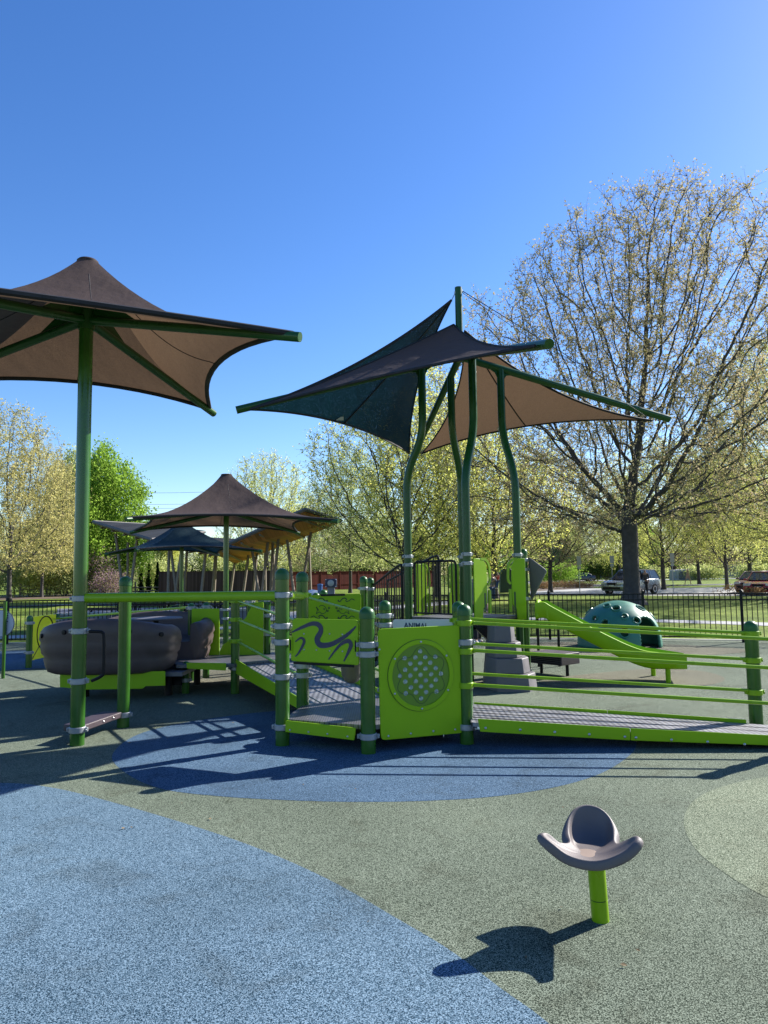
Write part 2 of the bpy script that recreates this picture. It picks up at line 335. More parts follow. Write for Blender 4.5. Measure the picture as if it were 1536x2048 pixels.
# ------------------------------------------------------------------ trees
def grow(seed, H, trunk_h, prof, rmax, n_attr, D, di, dk, lean=(0, 0), up=.12, bottom=None, shell=.5, iters=160):
    """space colonisation; prof(t) -> relative crown radius at relative height t in 0..1"""
    rng = np.random.default_rng(seed); zb = trunk_h if bottom is None else bottom; pts = []
    while len(pts) < n_attr:
        t = rng.random(); r = prof(t)
        if rng.random() > (r*r*.8+.2): continue
        rho = rng.random()**shell; a = rng.random()*2*math.pi
        wob = 1+.16*math.sin(3*a+seed)+.1*math.sin(5*a+seed*2+6*t)
        pts.append((math.cos(a)*rho*r*rmax*wob+lean[0]*t, math.sin(a)*rho*r*rmax*wob+lean[1]*t, zb+(H-zb)*t))
    A = np.array(pts); nodes_ = [(0., 0., 0.)]; par = [-1]; z = 0.
    off = np.zeros(2)
    while z < trunk_h:
        z += D; off += rng.normal(0, .03*D, 2); nodes_.append((off[0], off[1], z)); par.append(len(nodes_)-2)
    Nn = np.array(nodes_); near_d = np.full(len(A), 1e9); near_i = np.zeros(len(A), int)
    def upd(new, base):
        nonlocal near_d, near_i
        for s in range(0, len(new), 256):
            blk = new[s:s+256]; d = np.linalg.norm(A[:, None, :]-blk[None], axis=2); j = d.argmin(1); dm = d[np.arange(len(A)), j]
            m = dm < near_d; near_d[m] = dm[m]; near_i[m] = base+s+j[m]
    upd(Nn, 0); first = True
    for it in range(iters):
        if len(A) < 8: break
        lim = 1e9 if first else di
        act = near_d < lim
        if not act.any(): break
        if act.sum() and not first: pass
        idx = near_i[act]; vec = A[act]-Nn[idx]; vec /= np.linalg.norm(vec, axis=1)[:, None]
        uq, inv = np.unique(idx, return_inverse=True); S = np.zeros((len(uq), 3)); np.add.at(S, inv, vec)
        S /= np.linalg.norm(S, axis=1)[:, None]+1e-9; S += rng.normal(0, .13, S.shape); S[:, 2] += up; S /= np.linalg.norm(S, axis=1)[:, None]
        new = Nn[uq]+S*D
        keep = np.ones(len(new), bool)
        dmin = []
        for s in range(0, len(new), 256):
            dmin.append(np.linalg.norm(new[s:s+256, None, :]-Nn[None, -4000:], axis=2).min(1))
        keep &= np.concatenate(dmin) > .35*D
        new = new[keep]; pu = uq[keep]
        if len(new) == 0:
            sel = ~np.isin(near_i, uq) | (near_d >= lim); A = A[sel]; near_d = near_d[sel]; near_i = near_i[sel]; continue
        base = len(Nn); Nn = np.vstack([Nn, new]); par += list(pu); upd(new, base)
        k = near_d > dk; A = A[k]; near_d = near_d[k]; near_i = near_i[k]
        if first and near_d.size and near_d.min() < di: first = False
        if len(Nn) > 9000: break
    return Nn, np.array(par)

def tree_meshes(name, seed, H, trunk_h, prof, rmax, n_attr, D, di, dk, r0, e, twigs, leaf_n, leaf_s, lean=(0, 0), up=.12, bottom=None, shell=.5, flare=1.5, clump=.16, twig_len=.5, sides=(8, 5, 3)):
    Nn, par = grow(seed, H, trunk_h, prof, rmax, n_attr, D, di, dk, lean, up, bottom, shell)
    n = len(Nn); rng = np.random.default_rng(seed+99); rad = np.zeros(n); kids = [[] for _ in range(n)]
    for i in range(1, n): kids[par[i]].append(i)
    acc = np.zeros(n)
    for i in range(n-1, -1, -1):
        rad[i] = r0 if not kids[i] else acc[i]**(1/e)
        if i: acc[par[i]] += rad[i]**e
    # chains
    V = []; Fc = []; stack = [(0, None)]
    def tubes(pts, rs):
        rm = max(rs); ns = sides[0] if rm > .12 else sides[1] if rm > .035 else sides[2]
        pts = np.array(pts); T = np.gradient(pts, axis=0); T /= np.linalg.norm(T, axis=1)[:, None]+1e-9
        N0 = np.cross(T[0], [0.3, .9, .2]); N0 /= np.linalg.norm(N0)+1e-9; base = len(V)
        for q in range(len(pts)):
            N0 = N0-T[q]*N0.dot(T[q]); N0 /= np.linalg.norm(N0)+1e-9; B = np.cross(T[q], N0)
            for k in range(ns):
                a = 2*math.pi*k/ns; V.append(pts[q]+(N0*math.cos(a)+B*math.sin(a))*rs[q])
        for q in range(len(pts)-1):
            for k in range(ns): Fc.append((base+q*ns+k, base+q*ns+(k+1) % ns, base+(q+1)*ns+(k+1) % ns, base+(q+1)*ns+k))
    while stack:
        i, pre = stack.pop(); pts = []; rs = []
        if pre is not None: pts.append(Nn[pre]); rs.append(min(rad[i]*1.1, rad[pre]))
        c = i
        while True:
            pts.append(Nn[c]); r = rad[c]; z = Nn[c][2]
            if z < 1.2 and c < 12: r *= 1+(flare-1)*max(0, 1-z/1.0)**2
            rs.append(r)
            if not kids[c]: break
            ks = sorted(kids[c], key=lambda k: -rad[k])
            for k in ks[1:]: stack.append((k, c))
            c = ks[0]
        if len(pts) > 1: tubes(pts, rs)
    thin = np.where((rad < r0*2.6))[0]; thin = thin[thin > 5]
    # twigs
    tw = []; pick = rng.choice(thin, size=twigs) if twigs else []
    for i in pick:
        d = Nn[i]-Nn[par[i]]; d /= np.linalg.norm(d)+1e-9; d = d+rng.normal(0, .55, 3); d[2] += .25; d /= np.linalg.norm(d)
        L = twig_len*(.5+rng.random()); p1 = Nn[i]+d*L*.5+rng.normal(0, .04, 3)*L; p2 = Nn[i]+d*L
        tubes([Nn[i], p1, p2], [r0*.6, r0*.45, r0*.25]); tw.append(p1); tw.append(p2); tw.append((p1+p2)/2)
    src = np.vstack([Nn[thin]]+([np.array(tw)] if tw else []))
    me = bpy.data.meshes.new(name+'_limbs'); me.from_pydata([tuple(v) for v in V], [], Fc); me.update(); me.polygons.foreach_set('use_smooth', [True]*len(me.polygons))
    # leaves
    c = src[rng.integers(0, len(src), leaf_n)] + rng.normal(0, clump, (leaf_n, 3))
    lm = leaf_mesh(name+'_leaves', c, leaf_s, rng)
    return me, lm
def leaf_mesh(name, c, s, rng, aspect=.6):
    n = len(c); a = rng.normal(0, 1, (n, 3)); a /= np.linalg.norm(a, axis=1)[:, None]; b = rng.normal(0, 1, (n, 3)); b -= a*(a*b).sum(1)[:, None]; b /= np.linalg.norm(b, axis=1)[:, None]
    L = s*(.6+.8*rng.random(n))[:, None]; v = np.empty((n, 4, 3)); v[:, 0] = c-a*L*.5; v[:, 1] = c+b*L*aspect*.5-a*L*.05; v[:, 2] = c+a*L*.5; v[:, 3] = c-b*L*aspect*.5-a*L*.05
    me = bpy.data.meshes.new(name); me.vertices.add(4*n); me.vertices.foreach_set('co', v.astype(np.float32).ravel()); me.loops.add(4*n); me.loops.foreach_set('vertex_index', np.arange(4*n, dtype=np.int32))
    me.polygons.add(n); me.polygons.foreach_set('loop_start', np.arange(0, 4*n, 4, dtype=np.int32)); me.update(calc_edges=True); me.validate(); return me
LEAFY = []
def plant(kind, loc, label, cat='tree', group=None, s=1.0, rz=0.0, name=None, sz=None, bark=None, leaf=None):
    me, lm, bk, lf, nm = TREES[kind]
    o = bpy.data.objects.new(name or nm, None); COL.objects.link(o); o.location = loc; o.rotation_euler = (0, 0, rz); o.scale = (s, s, sz or s); tag(o, label, cat, group)
    for mesh, m, pn in ((me, bark or bk, 'trunk'), (lm, leaf or lf, 'crown')):
        ch = bpy.data.objects.new(pn, mesh); COL.objects.link(ch); ch.parent = o
        if not mesh.materials: mesh.materials.append(m)
        if mesh.materials[0] != m: ch.material_slots[0].link = 'OBJECT'; ch.material_slots[0].material = m
    return o
def dome_prof(t): return max(0., math.sin(math.pi*min(1, max(0, t*.88+.1))))**.6
def vase_prof(t): return (.82+.18*min(1, t/.35)) if t < .45 else max(.05, 1-((t-.45)/.55)**2.0)**.75
def round_prof(t): return max(.02, 1-(2*t-1)**2)**.5
def tall_prof(t): return max(.03, 1-(1.15*t-.35)**2*1.5)**.7 if t < 1 else .03
TREES = {}
T_SPECS = [
 ('oak', dict(seed=11, H=20.8, trunk_h=4.2, prof=vase_prof, rmax=8.6, n_attr=6000, D=.34, di=4.2, dk=.56, r0=.012, e=2.08, twigs=13000, leaf_n=112000, leaf_s=.10, lean=(2.2, 0), up=.2, bottom=3.6, shell=.62, flare=1.9, clump=.06, twig_len=.75), 'bark', 'lf_oak', 'oak_tree'),
 ('mid', dict(seed=23, H=13.5, trunk_h=2.6, prof=round_prof, rmax=5.2, n_attr=2600, D=.34, di=3.2, dk=.55, r0=.012, e=2.3, twigs=4200, leaf_n=27000, leaf_s=.125, up=.12, bottom=1.9, clump=.10, twig_len=.6), 'bark', 'lf_yel', 'maple_tree'),
 ('mid2', dict(seed=31, H=14.5, trunk_h=2.8, prof=tall_prof, rmax=4.6, n_attr=2400, D=.36, di=3.2, dk=.58, r0=.012, e=2.3, twigs=2400, leaf_n=34000, leaf_s=.13, up=.2, bottom=2.2, clump=.15, twig_len=.6), 'bark', 'lf_gold', 'maple_tree'),
 ('leafy', dict(seed=41, H=16, trunk_h=2.2, prof=tall_prof, rmax=4.6, n_attr=1800, D=.45, di=3.5, dk=.8, r0=.014, e=2.3, twigs=1500, leaf_n=52000, leaf_s=.26, up=.15, bottom=2.4, clump=.42, twig_len=.8), 'bark', 'lf_green', 'leafy_tree'),
 ('small', dict(seed=53, H=7.5, trunk_h=1.2, prof=round_prof, rmax=3.2, n_attr=900, D=.3, di=2.5, dk=.5, r0=.01, e=2.3, twigs=900, leaf_n=14000, leaf_s=.16, up=.05, bottom=.6, clump=.3, twig_len=.5), 'bark2', 'lf_mix', 'small_tree'),
]
def make_trees():
    for k, kw, bk, lf, nm in T_SPECS:
        me, lm = tree_meshes(k, **kw); TREES[k] = (me, lm, M[bk], M[lf], nm)
def bush(name, loc, size, n, leaf_s, mat, label, cat='shrub', group=None, seed=1, stems=6, cone=False):
    rng = np.random.default_rng(seed); loc = Vector(loc); o = thing(name, label, cat, loc, group); rx, ry, rz = size; pts = []
    nc = max(5, int(10*rx*ry)+6); cl = []
    for _ in range(nc):
        a = rng.random()*6.28; q = rng.random()**.5*.72; t = .25+.6*rng.random()
        if cone: q *= .3; t = rng.random()
        w = (1-t)*.9+.1 if cone else 1
        cl.append((math.cos(a)*q*rx*w, math.sin(a)*q*ry*w, t*rz, (.30+.22*rng.random())*(w if cone else 1)))
    per = n//nc
    for cx, cy, cz, cr in cl:
        d = rng.normal(0, 1, (per, 3)); d /= np.linalg.norm(d, axis=1)[:, None]; d *= (rng.random(per)**.33)[:, None]
        pts.append(np.array((cx, cy, cz))+d*np.array((rx*cr*1.3, ry*cr*1.3, rz*cr*.9)))
    pts = np.vstack(pts); pts = pts[pts[:, 2] > .03]
    me = leaf_mesh(name+'_leaves', pts, leaf_s, rng); me.materials.append(mat); ch = bpy.data.objects.new('foliage', me); COL.objects.link(ch); ch.parent = o
    b = MB()
    for k in range(stems):
        cx, cy, cz, cr = cl[k % nc]; b.path([loc+Vector((cx*.15, cy*.15, -.02)), loc+Vector((cx*.5, cy*.5, cz*.5)), loc+Vector((cx, cy, cz))], [.045*max(.4, rz/3), .03*max(.4, rz/3), .01], 5)
    b.build('stem', M['bark'], o); return o
# ------------------------------------------------------------------ play equipment helpers
def fillet(pts, r, k=6):
    pts = [Vector(p) for p in pts]; out = [pts[0]]
    for i in range(1, len(pts)-1):
        a, c, b = pts[i-1], pts[i], pts[i+1]; rr = min(r, (a-c).length*.49, (b-c).length*.49); p = c+(a-c).normalized()*rr; q = c+(b-c).normalized()*rr
        for j in range(k+1):
            t = j/k; out.append((1-t)**2*p+2*t*(1-t)*c+t*t*q)
    return out+[pts[-1]]
def clamp(post, x, y, z, r, mat='silver', ang=0.0, h=.054, ear=True):
    b = MB(); b.lathe((x, y, z-h/2), [(r+.006, 0), (r+.011, .003), (r+.011, h-.003), (r+.006, h)], 20)
    if ear:
        for s in (1, -1):
            cx, cy = x+math.cos(ang)*s*(r+.020), y+math.sin(ang)*s*(r+.020)
            b.box((cx, cy, z), (.026, .026, h*.7), ang)
            b.lathe((cx, cy, z), [(.009, 0), (.009, .022), (.004, .026)], 8, (math.sin(ang), -math.cos(ang), 0))
    return b.build('clamp', M[mat], post, bevel=.003)
def post(par, x, y, ztop, r=.0635, mat='green', cap=True, clamps=(), z0=-.03, ang=0.0):
    b = MB(); h = ztop-r*.95 if cap else ztop
    b.path([(x, y, z0), (x, y, h)], r, 22); p = b.build('post', M[mat], par)
    if cap:
        c = MB(); R1 = r+.004
        c.lathe((x, y, h-.035), [(R1-.003, -.01), (R1, -.006), (R1, .03)]+[(R1*math.cos(a), .03+R1*.95*math.sin(a)) for a in [R_(k) for k in (12, 24, 36, 48, 60, 72, 82, 90)]], 22)
        c.build('post_cap', M['cap'], p)
    for cl in clamps:
        z, m = (cl, 'silver') if not isinstance(cl, tuple) else cl
        clamp(p, x, y, z, r, m, ang)
    return p
def bolts(par, fr, pts, d, r=.009):
    for x, z in pts: MB().lathe(fr.pt(x, z, d), [(r, 0), (r, r*.4), (r*.6, r*.8), (r*.1, r)], 8, fr.n).build('bolt', M['bolt'], par)
def panel(par, fr, outline, mat='lime', d0=-.01, d1=.012, name='panel', bevel=.004, label=None):
    return MB().prism(fr, outline, d0, d1).build(name, M[mat], par, bevel=bevel, label=label)
def text_mesh(txt, size, name, mat, par, origin, xdir, ydir, depth=.002, bold=0.0):
    cu = bpy.data.curves.new(name, 'FONT'); cu.body = txt; cu.size = size; cu.extrude = depth; cu.offset = bold; cu.align_x = 'CENTER'; cu.align_y = 'CENTER'; cu.resolution_u = 4
    t = bpy.data.objects.new(name+'_curve', cu); COL.objects.link(t); bpy.context.view_layer.update()
    me = bpy.data.meshes.new_from_object(t.evaluated_get(bpy.context.evaluated_depsgraph_get())); bpy.data.objects.remove(t)
    X = Vector(xdir).normalized(); Yd = Vector(ydir).normalized(); Z = X.cross(Yd); off = ORG.get(par.name, Vector((0, 0, 0)))
    m4 = Matrix(((X.x, Yd.x, Z.x, 0), (X.y, Yd.y, Z.y, 0), (X.z, Yd.z, Z.z, 0), (0, 0, 0, 1))); me.transform(Matrix.Translation(Vector(origin)-off) @ m4)
    me.materials.clear(); me.materials.append(M[mat]); o = bpy.data.objects.new(name, me); COL.objects.link(o); o.parent = par; ORG[o.name] = off; return o
XY = lambda v: (v.x, v.y)

# ------------------------------------------------------------------ front platform
pC = G(565, 1490); pE = G(737, 1506); pG = G(934, 1487)
pG2 = P(919, 1300, 7.5); pF = P(771, 1300, 8.05); pD = P(605, 1300, 7.6)
pI = G(470, 1387); dv = Vector((pI.x-pD.x, pI.y-pD.y, 0)); pI2 = Vector((pF.x+dv.x, pF.y+dv.y, 0))
pK = Vector((3.66, 6.46, 0)); pH = G(1513, 1452)
DZ = .235
def front_platform():
    t = thing('play_platform', 'low hexagonal play platform in front of the tower with lime squiggle panel and bubble panel', 'play platform', (pE.x, 7.2, 0))
    zt = ZAT(pC.x, pC.y, 1136)
    post(t, pC.x, pC.y, zt, .066, clamps=[ZAT(pC.x, pC.y, q) for q in (1190, 1252, 1284, 1353, 1453)])
    post(t, pD.x, pD.y, ZAT(pD.x, pD.y, 1143), .064, clamps=[(ZAT(pD.x, pD.y, 1190), 'limes'), ZAT(pD.x, pD.y, 1331), ZAT(pD.x, pD.y, 1350)])
    ztE = ZAT(pE.x, pE.y, 1213); post(t, pE.x, pE.y, ztE, .066, clamps=[ZAT(pE.x, pE.y, q) for q in (1289, 1308, 1472)])
    post(t, pF.x, pF.y, ztE, .064, clamps=[ztE-.17, ztE-.27, .3])
    post(t, pG.x, pG.y, ZAT(pG.x, pG.y, 1208), .064, clamps=[(ZAT(pG.x, pG.y, 1246), 'limes'), ZAT(pG.x, pG.y, 1284), (ZAT(pG.x, pG.y, 1302), 'limes'), (ZAT(pG.x, pG.y, 1370), 'limes'), ZAT(pG.x, pG.y, 1453)])
    post(t, pG2.x, pG2.y, ztE, .064, clamps=[(1.08, 'limes'), (.9, 'limes'), (.55, 'limes'), .2])
    # deck
    poly = [(q.x, q.y) for q in (pC, pE, pG, pG2, pF, pD)]; cx = sum(a for a, _ in poly)/6; cy = sum(b for _, b in poly)/6
    MB().slab([(cx+(a-cx)*.985, cy+(b-cy)*.985, DZ-.04) for a, b in poly], (0, 0, .04)).build('deck', M['deck'], t)
    MB().slab([(cx+(a-cx)*.93, cy+(b-cy)*.93, DZ-.12) for a, b in poly], (0, 0, .078)).build('deck_frame', M['black'], t)
    fr = Frame(pC, pE)
    o = [fr.hit(px, py, .075) for px, py in ((571, 1441), (711, 1456), (708, 1481), (570, 1464))]
    k = panel(t, fr, rquad(o, .012), 'lime', .06, .075, 'kick_plate'); bolts(k, fr, [fr.hit(px, py, .076) for px, py in ((580, 1460), (617, 1464), (655, 1468), (695, 1473))], .075)
    # squiggle panel
    w = [fr.hit(px, py, .02) for px, py in ((585, 1237), (716, 1240), (718, 1331), (581, 1322))]
    s = panel(t, fr, rquad(w, .03), 'lime', 0, .02, 'squiggle_panel')
    Z7 = lambda a: [(540+x*.27344, 1120+y*.27344) for x, y in a]
    def sq(pts, ws):
        q = [fr.hit(px, py, .022) for px, py in Z7(pts)]; v = spline([(a, b, 0) for a, b in q], 6); n = len(v); sc = .27344*pC.y/FPX
        wl = []
        for i in range(n):
            t_ = i/(n-1)*(len(ws)-1); j = min(int(t_), len(ws)-2); wl.append((ws[j]+(ws[j+1]-ws[j])*(t_-j))*sc)
        MB().ribbon(fr, [(p.x, p.y) for p in v], wl, .0205, .0235).build('inlay_curve', M['navy'], s)
    sq([(162, 528), (230, 495), (310, 465), (360, 478), (372, 520), (345, 580), (370, 622), (450, 615), (540, 565), (600, 515), (628, 485)], [10, 22, 30, 36, 36, 44, 40, 34, 26, 18, 8])
    sq([(185, 598), (225, 570), (250, 590), (235, 635), (205, 685), (184, 706)], [8, 16, 22, 20, 12, 8])
    sq([(428, 728), (470, 670), (520, 615), (570, 592), (592, 620), (575, 670), (550, 720), (540, 742)], [8, 14, 22, 30, 30, 22, 12, 8])
    bolts(s, fr, [fr.hit(px, py, .021) for px, py in Z7([(248, 540), (436, 540), (530, 545), (250, 655), (340, 658), (436, 664), (530, 668)])], .02, .008)
    MB().prism(fr, [fr.hit(px, py, .03) for px, py in ((587, 1323), (708, 1330), (708, 1335), (587, 1328))], .02, .034).build('lower_strip', M['black'], s, bevel=.002)
    for px, py in ((582, 1290), (712, 1292)):
        a = fr.hit(px, py, .02); MB().prism(fr, rrect(a[0]-.02, a[1]-.075, a[0]+.02, a[1]+.075, .01), .021, .028).build('side_bracket', M['lime'], s)
        MB().prism(fr, rrect(a[0]-.005, a[1]-.05, a[0]+.005, a[1]+.05, .003), .0285, .036).build('slot', M['black'], s)
    # grey bowl under the panel
    c = P(703, 1345, 7.4); bw = MB(); bw.lathe((c.x, c.y, ZAT(c.x, c.y, 1366)), [(.03, 0), (.07, .02), (.1, .08), (.11, .17), (.12, .2), (.1, .2)], 20); bw.build('play_bowl', M['seat'], t)
    # bubble panel
    fr = Frame(pE, pG); w = [fr.hit(px, py, .02) for px, py in ((756, 1258), (921, 1250), (927, 1466), (762, 1481))]
    s = panel(t, fr, rquad(w, .045), 'lime', 0, .02, 'bubble_panel')
    c = fr.hit(842, 1350, .02); x1 = fr.hit(905, 1350, .02); z1 = fr.hit(842, 1277, .02); rx = x1[0]-c[0]; rz = z1[1]-c[1]; rr = (rx+rz)/2
    NN = 64
    def ann(ro, ri, d0, d1, nm, mat, bev=.003):
        b = MB(); vs = []; 
        for d in (d0, d1):
            for q in (ro, ri):
                vs += [fr.pt(c[0]+q*math.cos(2*math.pi*k/NN), c[1]+q*math.sin(2*math.pi*k/NN), d) for k in range(NN)]
        fs = []
        for k in range(NN):
            j = (k+1) % NN; fs += [(k, j, NN+j, NN+k), (2*NN+k, 3*NN+k, 3*NN+j, 2*NN+j), (k, 2*NN+k, 2*NN+j, j), (NN+k, NN+j, 3*NN+j, 3*NN+k)]
        b.add(vs, fs); return b.build(nm, M[mat], s, bevel=bev)
    ring = ann(rr, rr*.87, .0203, .032, 'window_ring', 'lime'); ann(rr*1.012, rr*.999, .0202, .0225, 'ring_groove', 'dline', 0)
    MB().prism(fr, [(c[0]+rr*.869*math.cos(2*math.pi*k/NN), c[1]+rr*.869*math.sin(2*math.pi*k/NN)) for k in range(NN)], .0202, .0212).build('bubble_disc', M['lime2'], s, smooth=False)
    fl = []
    for k in range(121):
        a = 2*math.pi*k/120; q = rr*(.70+.095*math.cos(6*(a-math.pi/2))); fl.append((c[0]+q*math.cos(a), c[1]+q*math.sin(a)))
    MB().ribbon(fr, fl, .005, .0213, .0228).build('flower_outline', M['dline'], s)
    st = [(-2, 1.5), (-1, 1.58), (0, 2.1), (1, 1.58), (2, 1.5), (-1.5, .95), (-.5, 1.0), (.5, 1.0), (1.4, .95), (-2.1, 0), (-1.15, .15)]
    pts = [(1098, 668), (985, 718), (1063, 713), (1136, 710), (1209, 708), (1026, 758), (1099, 754), (1172, 751), (989, 803), (1065, 798), (1137, 795), (1212, 791), (950, 848), (1026, 845), (1101, 840), (1177, 835), (1250, 831), (990, 890), (1066, 886), (1139, 880), (1213, 877), (1030, 932), (1104, 926), (1179, 920), (993, 975), (1068, 970), (1142, 966), (1218, 961), (1105, 1013)]
    for a, b_ in Z7(pts):
        x, z = fr.hit(a, b_, .022); MB().lathe(fr.pt(x, z, .0213), [(.021, 0), (.0215, .002), (.0195, .010), (.014, .016), (.007, .0195), (.001, .0205)], 16, fr.n).build('bubble', M['bubble'], s)
    bolts(ring, fr, [(c[0]+rr*.935*math.cos(R_(a)), c[1]+rr*.935*math.sin(R_(a))) for a in (90, 33, -30, -90, -150, 148)], .032, .01)
    bolts(s, fr, [fr.hit(px, py, .021) for px, py in Z7([(866, 1288), (1030, 1270), (1195, 1252), (1355, 1240), (800, 655), (1388, 630)])], .02, .010)
    # white sign on the far side of the platform
    fr = Frame(pF, pG2); w = [fr.hit(px, py, 0) for px, py in ((786, 1239), (916, 1239), (918, 1330), (788, 1330))]
    s = panel(t, fr, rquad(w, .03), 'white', -.008, .008, 'animal_sign')
    a = fr.hit(832, 1250, .009); text_mesh('ANIMAL', .085, 'sign_text', 'wtext', s, fr.pt(a[0], a[1]-.012, .0095), fr.u, (0, 0, 1), .001, .002)
    # overhead beam
    zA = ZAT(pA.x, pA.y, 1196); zc = ZAT(pC.x, pC.y, 1191)
    MB().path([(pA.x+.06, pA.y-.01, zA), (pC.x-.06, pC.y, zc)], .045, 18).build('overhead_beam', M['limes'], t)
    MB().path([(pC.x+.06, pC.y+.04, zc), (pD.x, pD.y, ZAT(pD.x, pD.y, 1192))], .04, 18).build('overhead_beam', M['limes'], t)
    return t

pA = G(154, 1490); pB = G(246, 1454)
# ------------------------------------------------------------------ ramps
def right_ramp():
    t = thing('access_ramp', 'long low perforated metal ramp with lime kerbs and handrails sloping down to the right', 'ramp', (2.2, 6.9, 0))
    frn = Frame((.84, 6.62), (4.25, 6.36)); frf = Frame((.84, 7.58), (3.55, 7.22))
    def H(fr, px, py): return fr.hit(px, py, 0)
    aTL, aBL = H(frn, 955, 1437), H(frn, 958, 1463); mT, mB = H(frn, 1260, 1456), H(frn, 1260, 1480.5); eT, eB = H(frn, 1560, 1471), H(frn, 1560, 1493)
    eB = (eB[0], max(eB[1], .006)); k = 4.2-.84; sl = (eT[1]-mT[1])/(eT[0]-mT[0]); far = (frn.len, max(eT[1]+sl*(frn.len-eT[0]), .03))
    p1 = panel(t, frn, rquad([aTL, (mT[0]-.002, mT[1]), (mT[0]-.002, mB[1]), (aBL[0]+.01, aBL[1])], .008), 'lime', .0, .012, 'kerb_plate')
    p2 = panel(t, frn, rquad([(mT[0]+.002, mT[1]), far, (far[0], .006), (eB[0], eB[1]), (mT[0]+.002, mB[1])][:5] if False else [(mT[0]+.002, mT[1]), far, (far[0], .006), (mT[0]+.002, mB[1])], .008), 'lime', .0, .012, 'kerb_plate')
    bolts(p1, frn, [H(frn, px, py) for px, py in ((971, 1455.5), (1040, 1459), (1109, 1463.5), (1178, 1468), (1249, 1473))], .012, .012)
    bolts(p2, frn, [H(frn, px, py) for px, py in ((1271, 1474.5), (1342, 1479), (1414, 1483), (1488, 1488))], .012, .012)
    f = [H(frf, px, py) for px, py in ((948, 1404), (1214, 1420), (1214, 1429), (948, 1414))]; g = [H(frf, px, py) for px, py in ((1215, 1420), (1492, 1439), (1492, 1449), (1215, 1429))]
    panel(t, frf, [(a, b-(.02 if i > 1 else 0)) for i, (a, b) in enumerate(f)], 'lime', .0, .012, 'kerb_plate'); panel(t, frf, rquad([(a, b-(.02 if i > 1 else 0)) for i, (a, b) in enumerate(g)], .01), 'lime', .0, .012, 'kerb_plate')
    b = MB(); zl = aTL[1]-.035; zr = .012
    A = frn.pt(aTL[0]-.06, zl, -.004); B = frn.pt(frn.len+.15, zr, -.004); C = frf.pt(frf.len+.75, zr, .012); D = frf.pt(0.02, zl, .012)
    b.slab([A, B, C, D], (0, 0, -.035)); b.build('ramp_surface', M['ramp'], t)
    b = MB()
    for q in (.25, .5, .75): b.path([A.lerp(D, q)+Vector((0, 0, .002)), B.lerp(C, q)+Vector((0, 0, .002))], .004, 5)
    b.build('surface_seam', M['black'], t)
    post(t, pH.x, pH.y, ZAT(pH.x, pH.y, 1241), .065, clamps=[(ZAT(pH.x, pH.y, q), 'limes') for q in (1267, 1320, 1384)])
    post(t, pK.x, pK.y, ZAT(pH.x, pH.y, 1241)-.02, .065, clamps=[(q, 'limes') for q in (.95, .7, .4)])
    for y0, y1 in ((1246, 1281), (1301, 1338.5), (1370, 1410)):
        a = P(936, y0, pG.y-.02); c = P(1590, y1, pK.y-.05); MB().path([a+Vector((.05, 0, 0)), c], .0165, 12).build('handrail', M['limes'], t)
    for y0, y1, ym in ((1238, 1266, 0), (1287, 1318.5, 0), (1347, 1381, 0)):
        a = P(938, y0, pG2.y); c = P(1500, y1, pH.y-.01); MB().path([a, c], .0165, 12).build('handrail', M['limes'], t)
    return t
def rear_ramp():
    t = thing('rear_ramp', 'perforated metal ramp with lime side plates rising back to the left from the hexagonal platform', 'ramp', (pI.x, pI.y, 0))
    zt = ZAT(pI.x, pI.y, 1182)
    post(t, pI.x, pI.y, zt, .058, clamps=[(ZAT(pI.x, pI.y, q), 'limes') for q in (1202, 1239, 1282)]+[ZAT(pI.x, pI.y, 1336)])
    post(t, pI2.x, pI2.y, zt, .058, clamps=[(zt-.12, 'limes')])
    off = (Vector((dv.y, -dv.x, 0)).normalized())
    L = Frame(pD, pI); Rr = Frame(pF, pI2)
    za = .40
    for fr, sgn in ((L, 1), (Rr, -1)):
        n = fr.len
        MB().prism(fr, [(.06, .17), (n-.0, za-.13), (n-.0, za+.06), (.06, DZ+.05)], -.006 if sgn > 0 else -.006, .006).build('side_plate', M['lime'], t, bevel=.003)
    b = MB(); A = L.pt(0, DZ-.004, -.012); B = L.pt(L.len, za-.02, -.012); C = Rr.pt(Rr.len, za-.02, .012); D = Rr.pt(0, DZ-.004, .012)
    b.slab([A, B, C, D], (0, 0, -.03)); b.build('ramp_surface', M['ramp'], t)
    b = MB()
    for q in (.2, .4, .6, .8): b.path([A.lerp(D, q)+Vector((0, 0, .003)), B.lerp(C, q)+Vector((0, 0, .003))], .005, 5)
    b.build('surface_seam', M['silver'], t)
    for y0, y1 in ((1202, 1243), (1239, 1290), (1283, 1350)):
        a = P(474, y0, pI.y-.03); c = P(597, y1, pD.y+.03); MB().path([a, c], .0155, 12).build('handrail', M['limes'], t)
    for za_, zb_ in ((1.27, 1.06), (.95, .78), (.68, .48)):
        MB().path([(pI2.x, pI2.y, za_), (pF.x, pF.y, zb_)], .0155, 12).build('handrail', M['limes'], t)
    return t
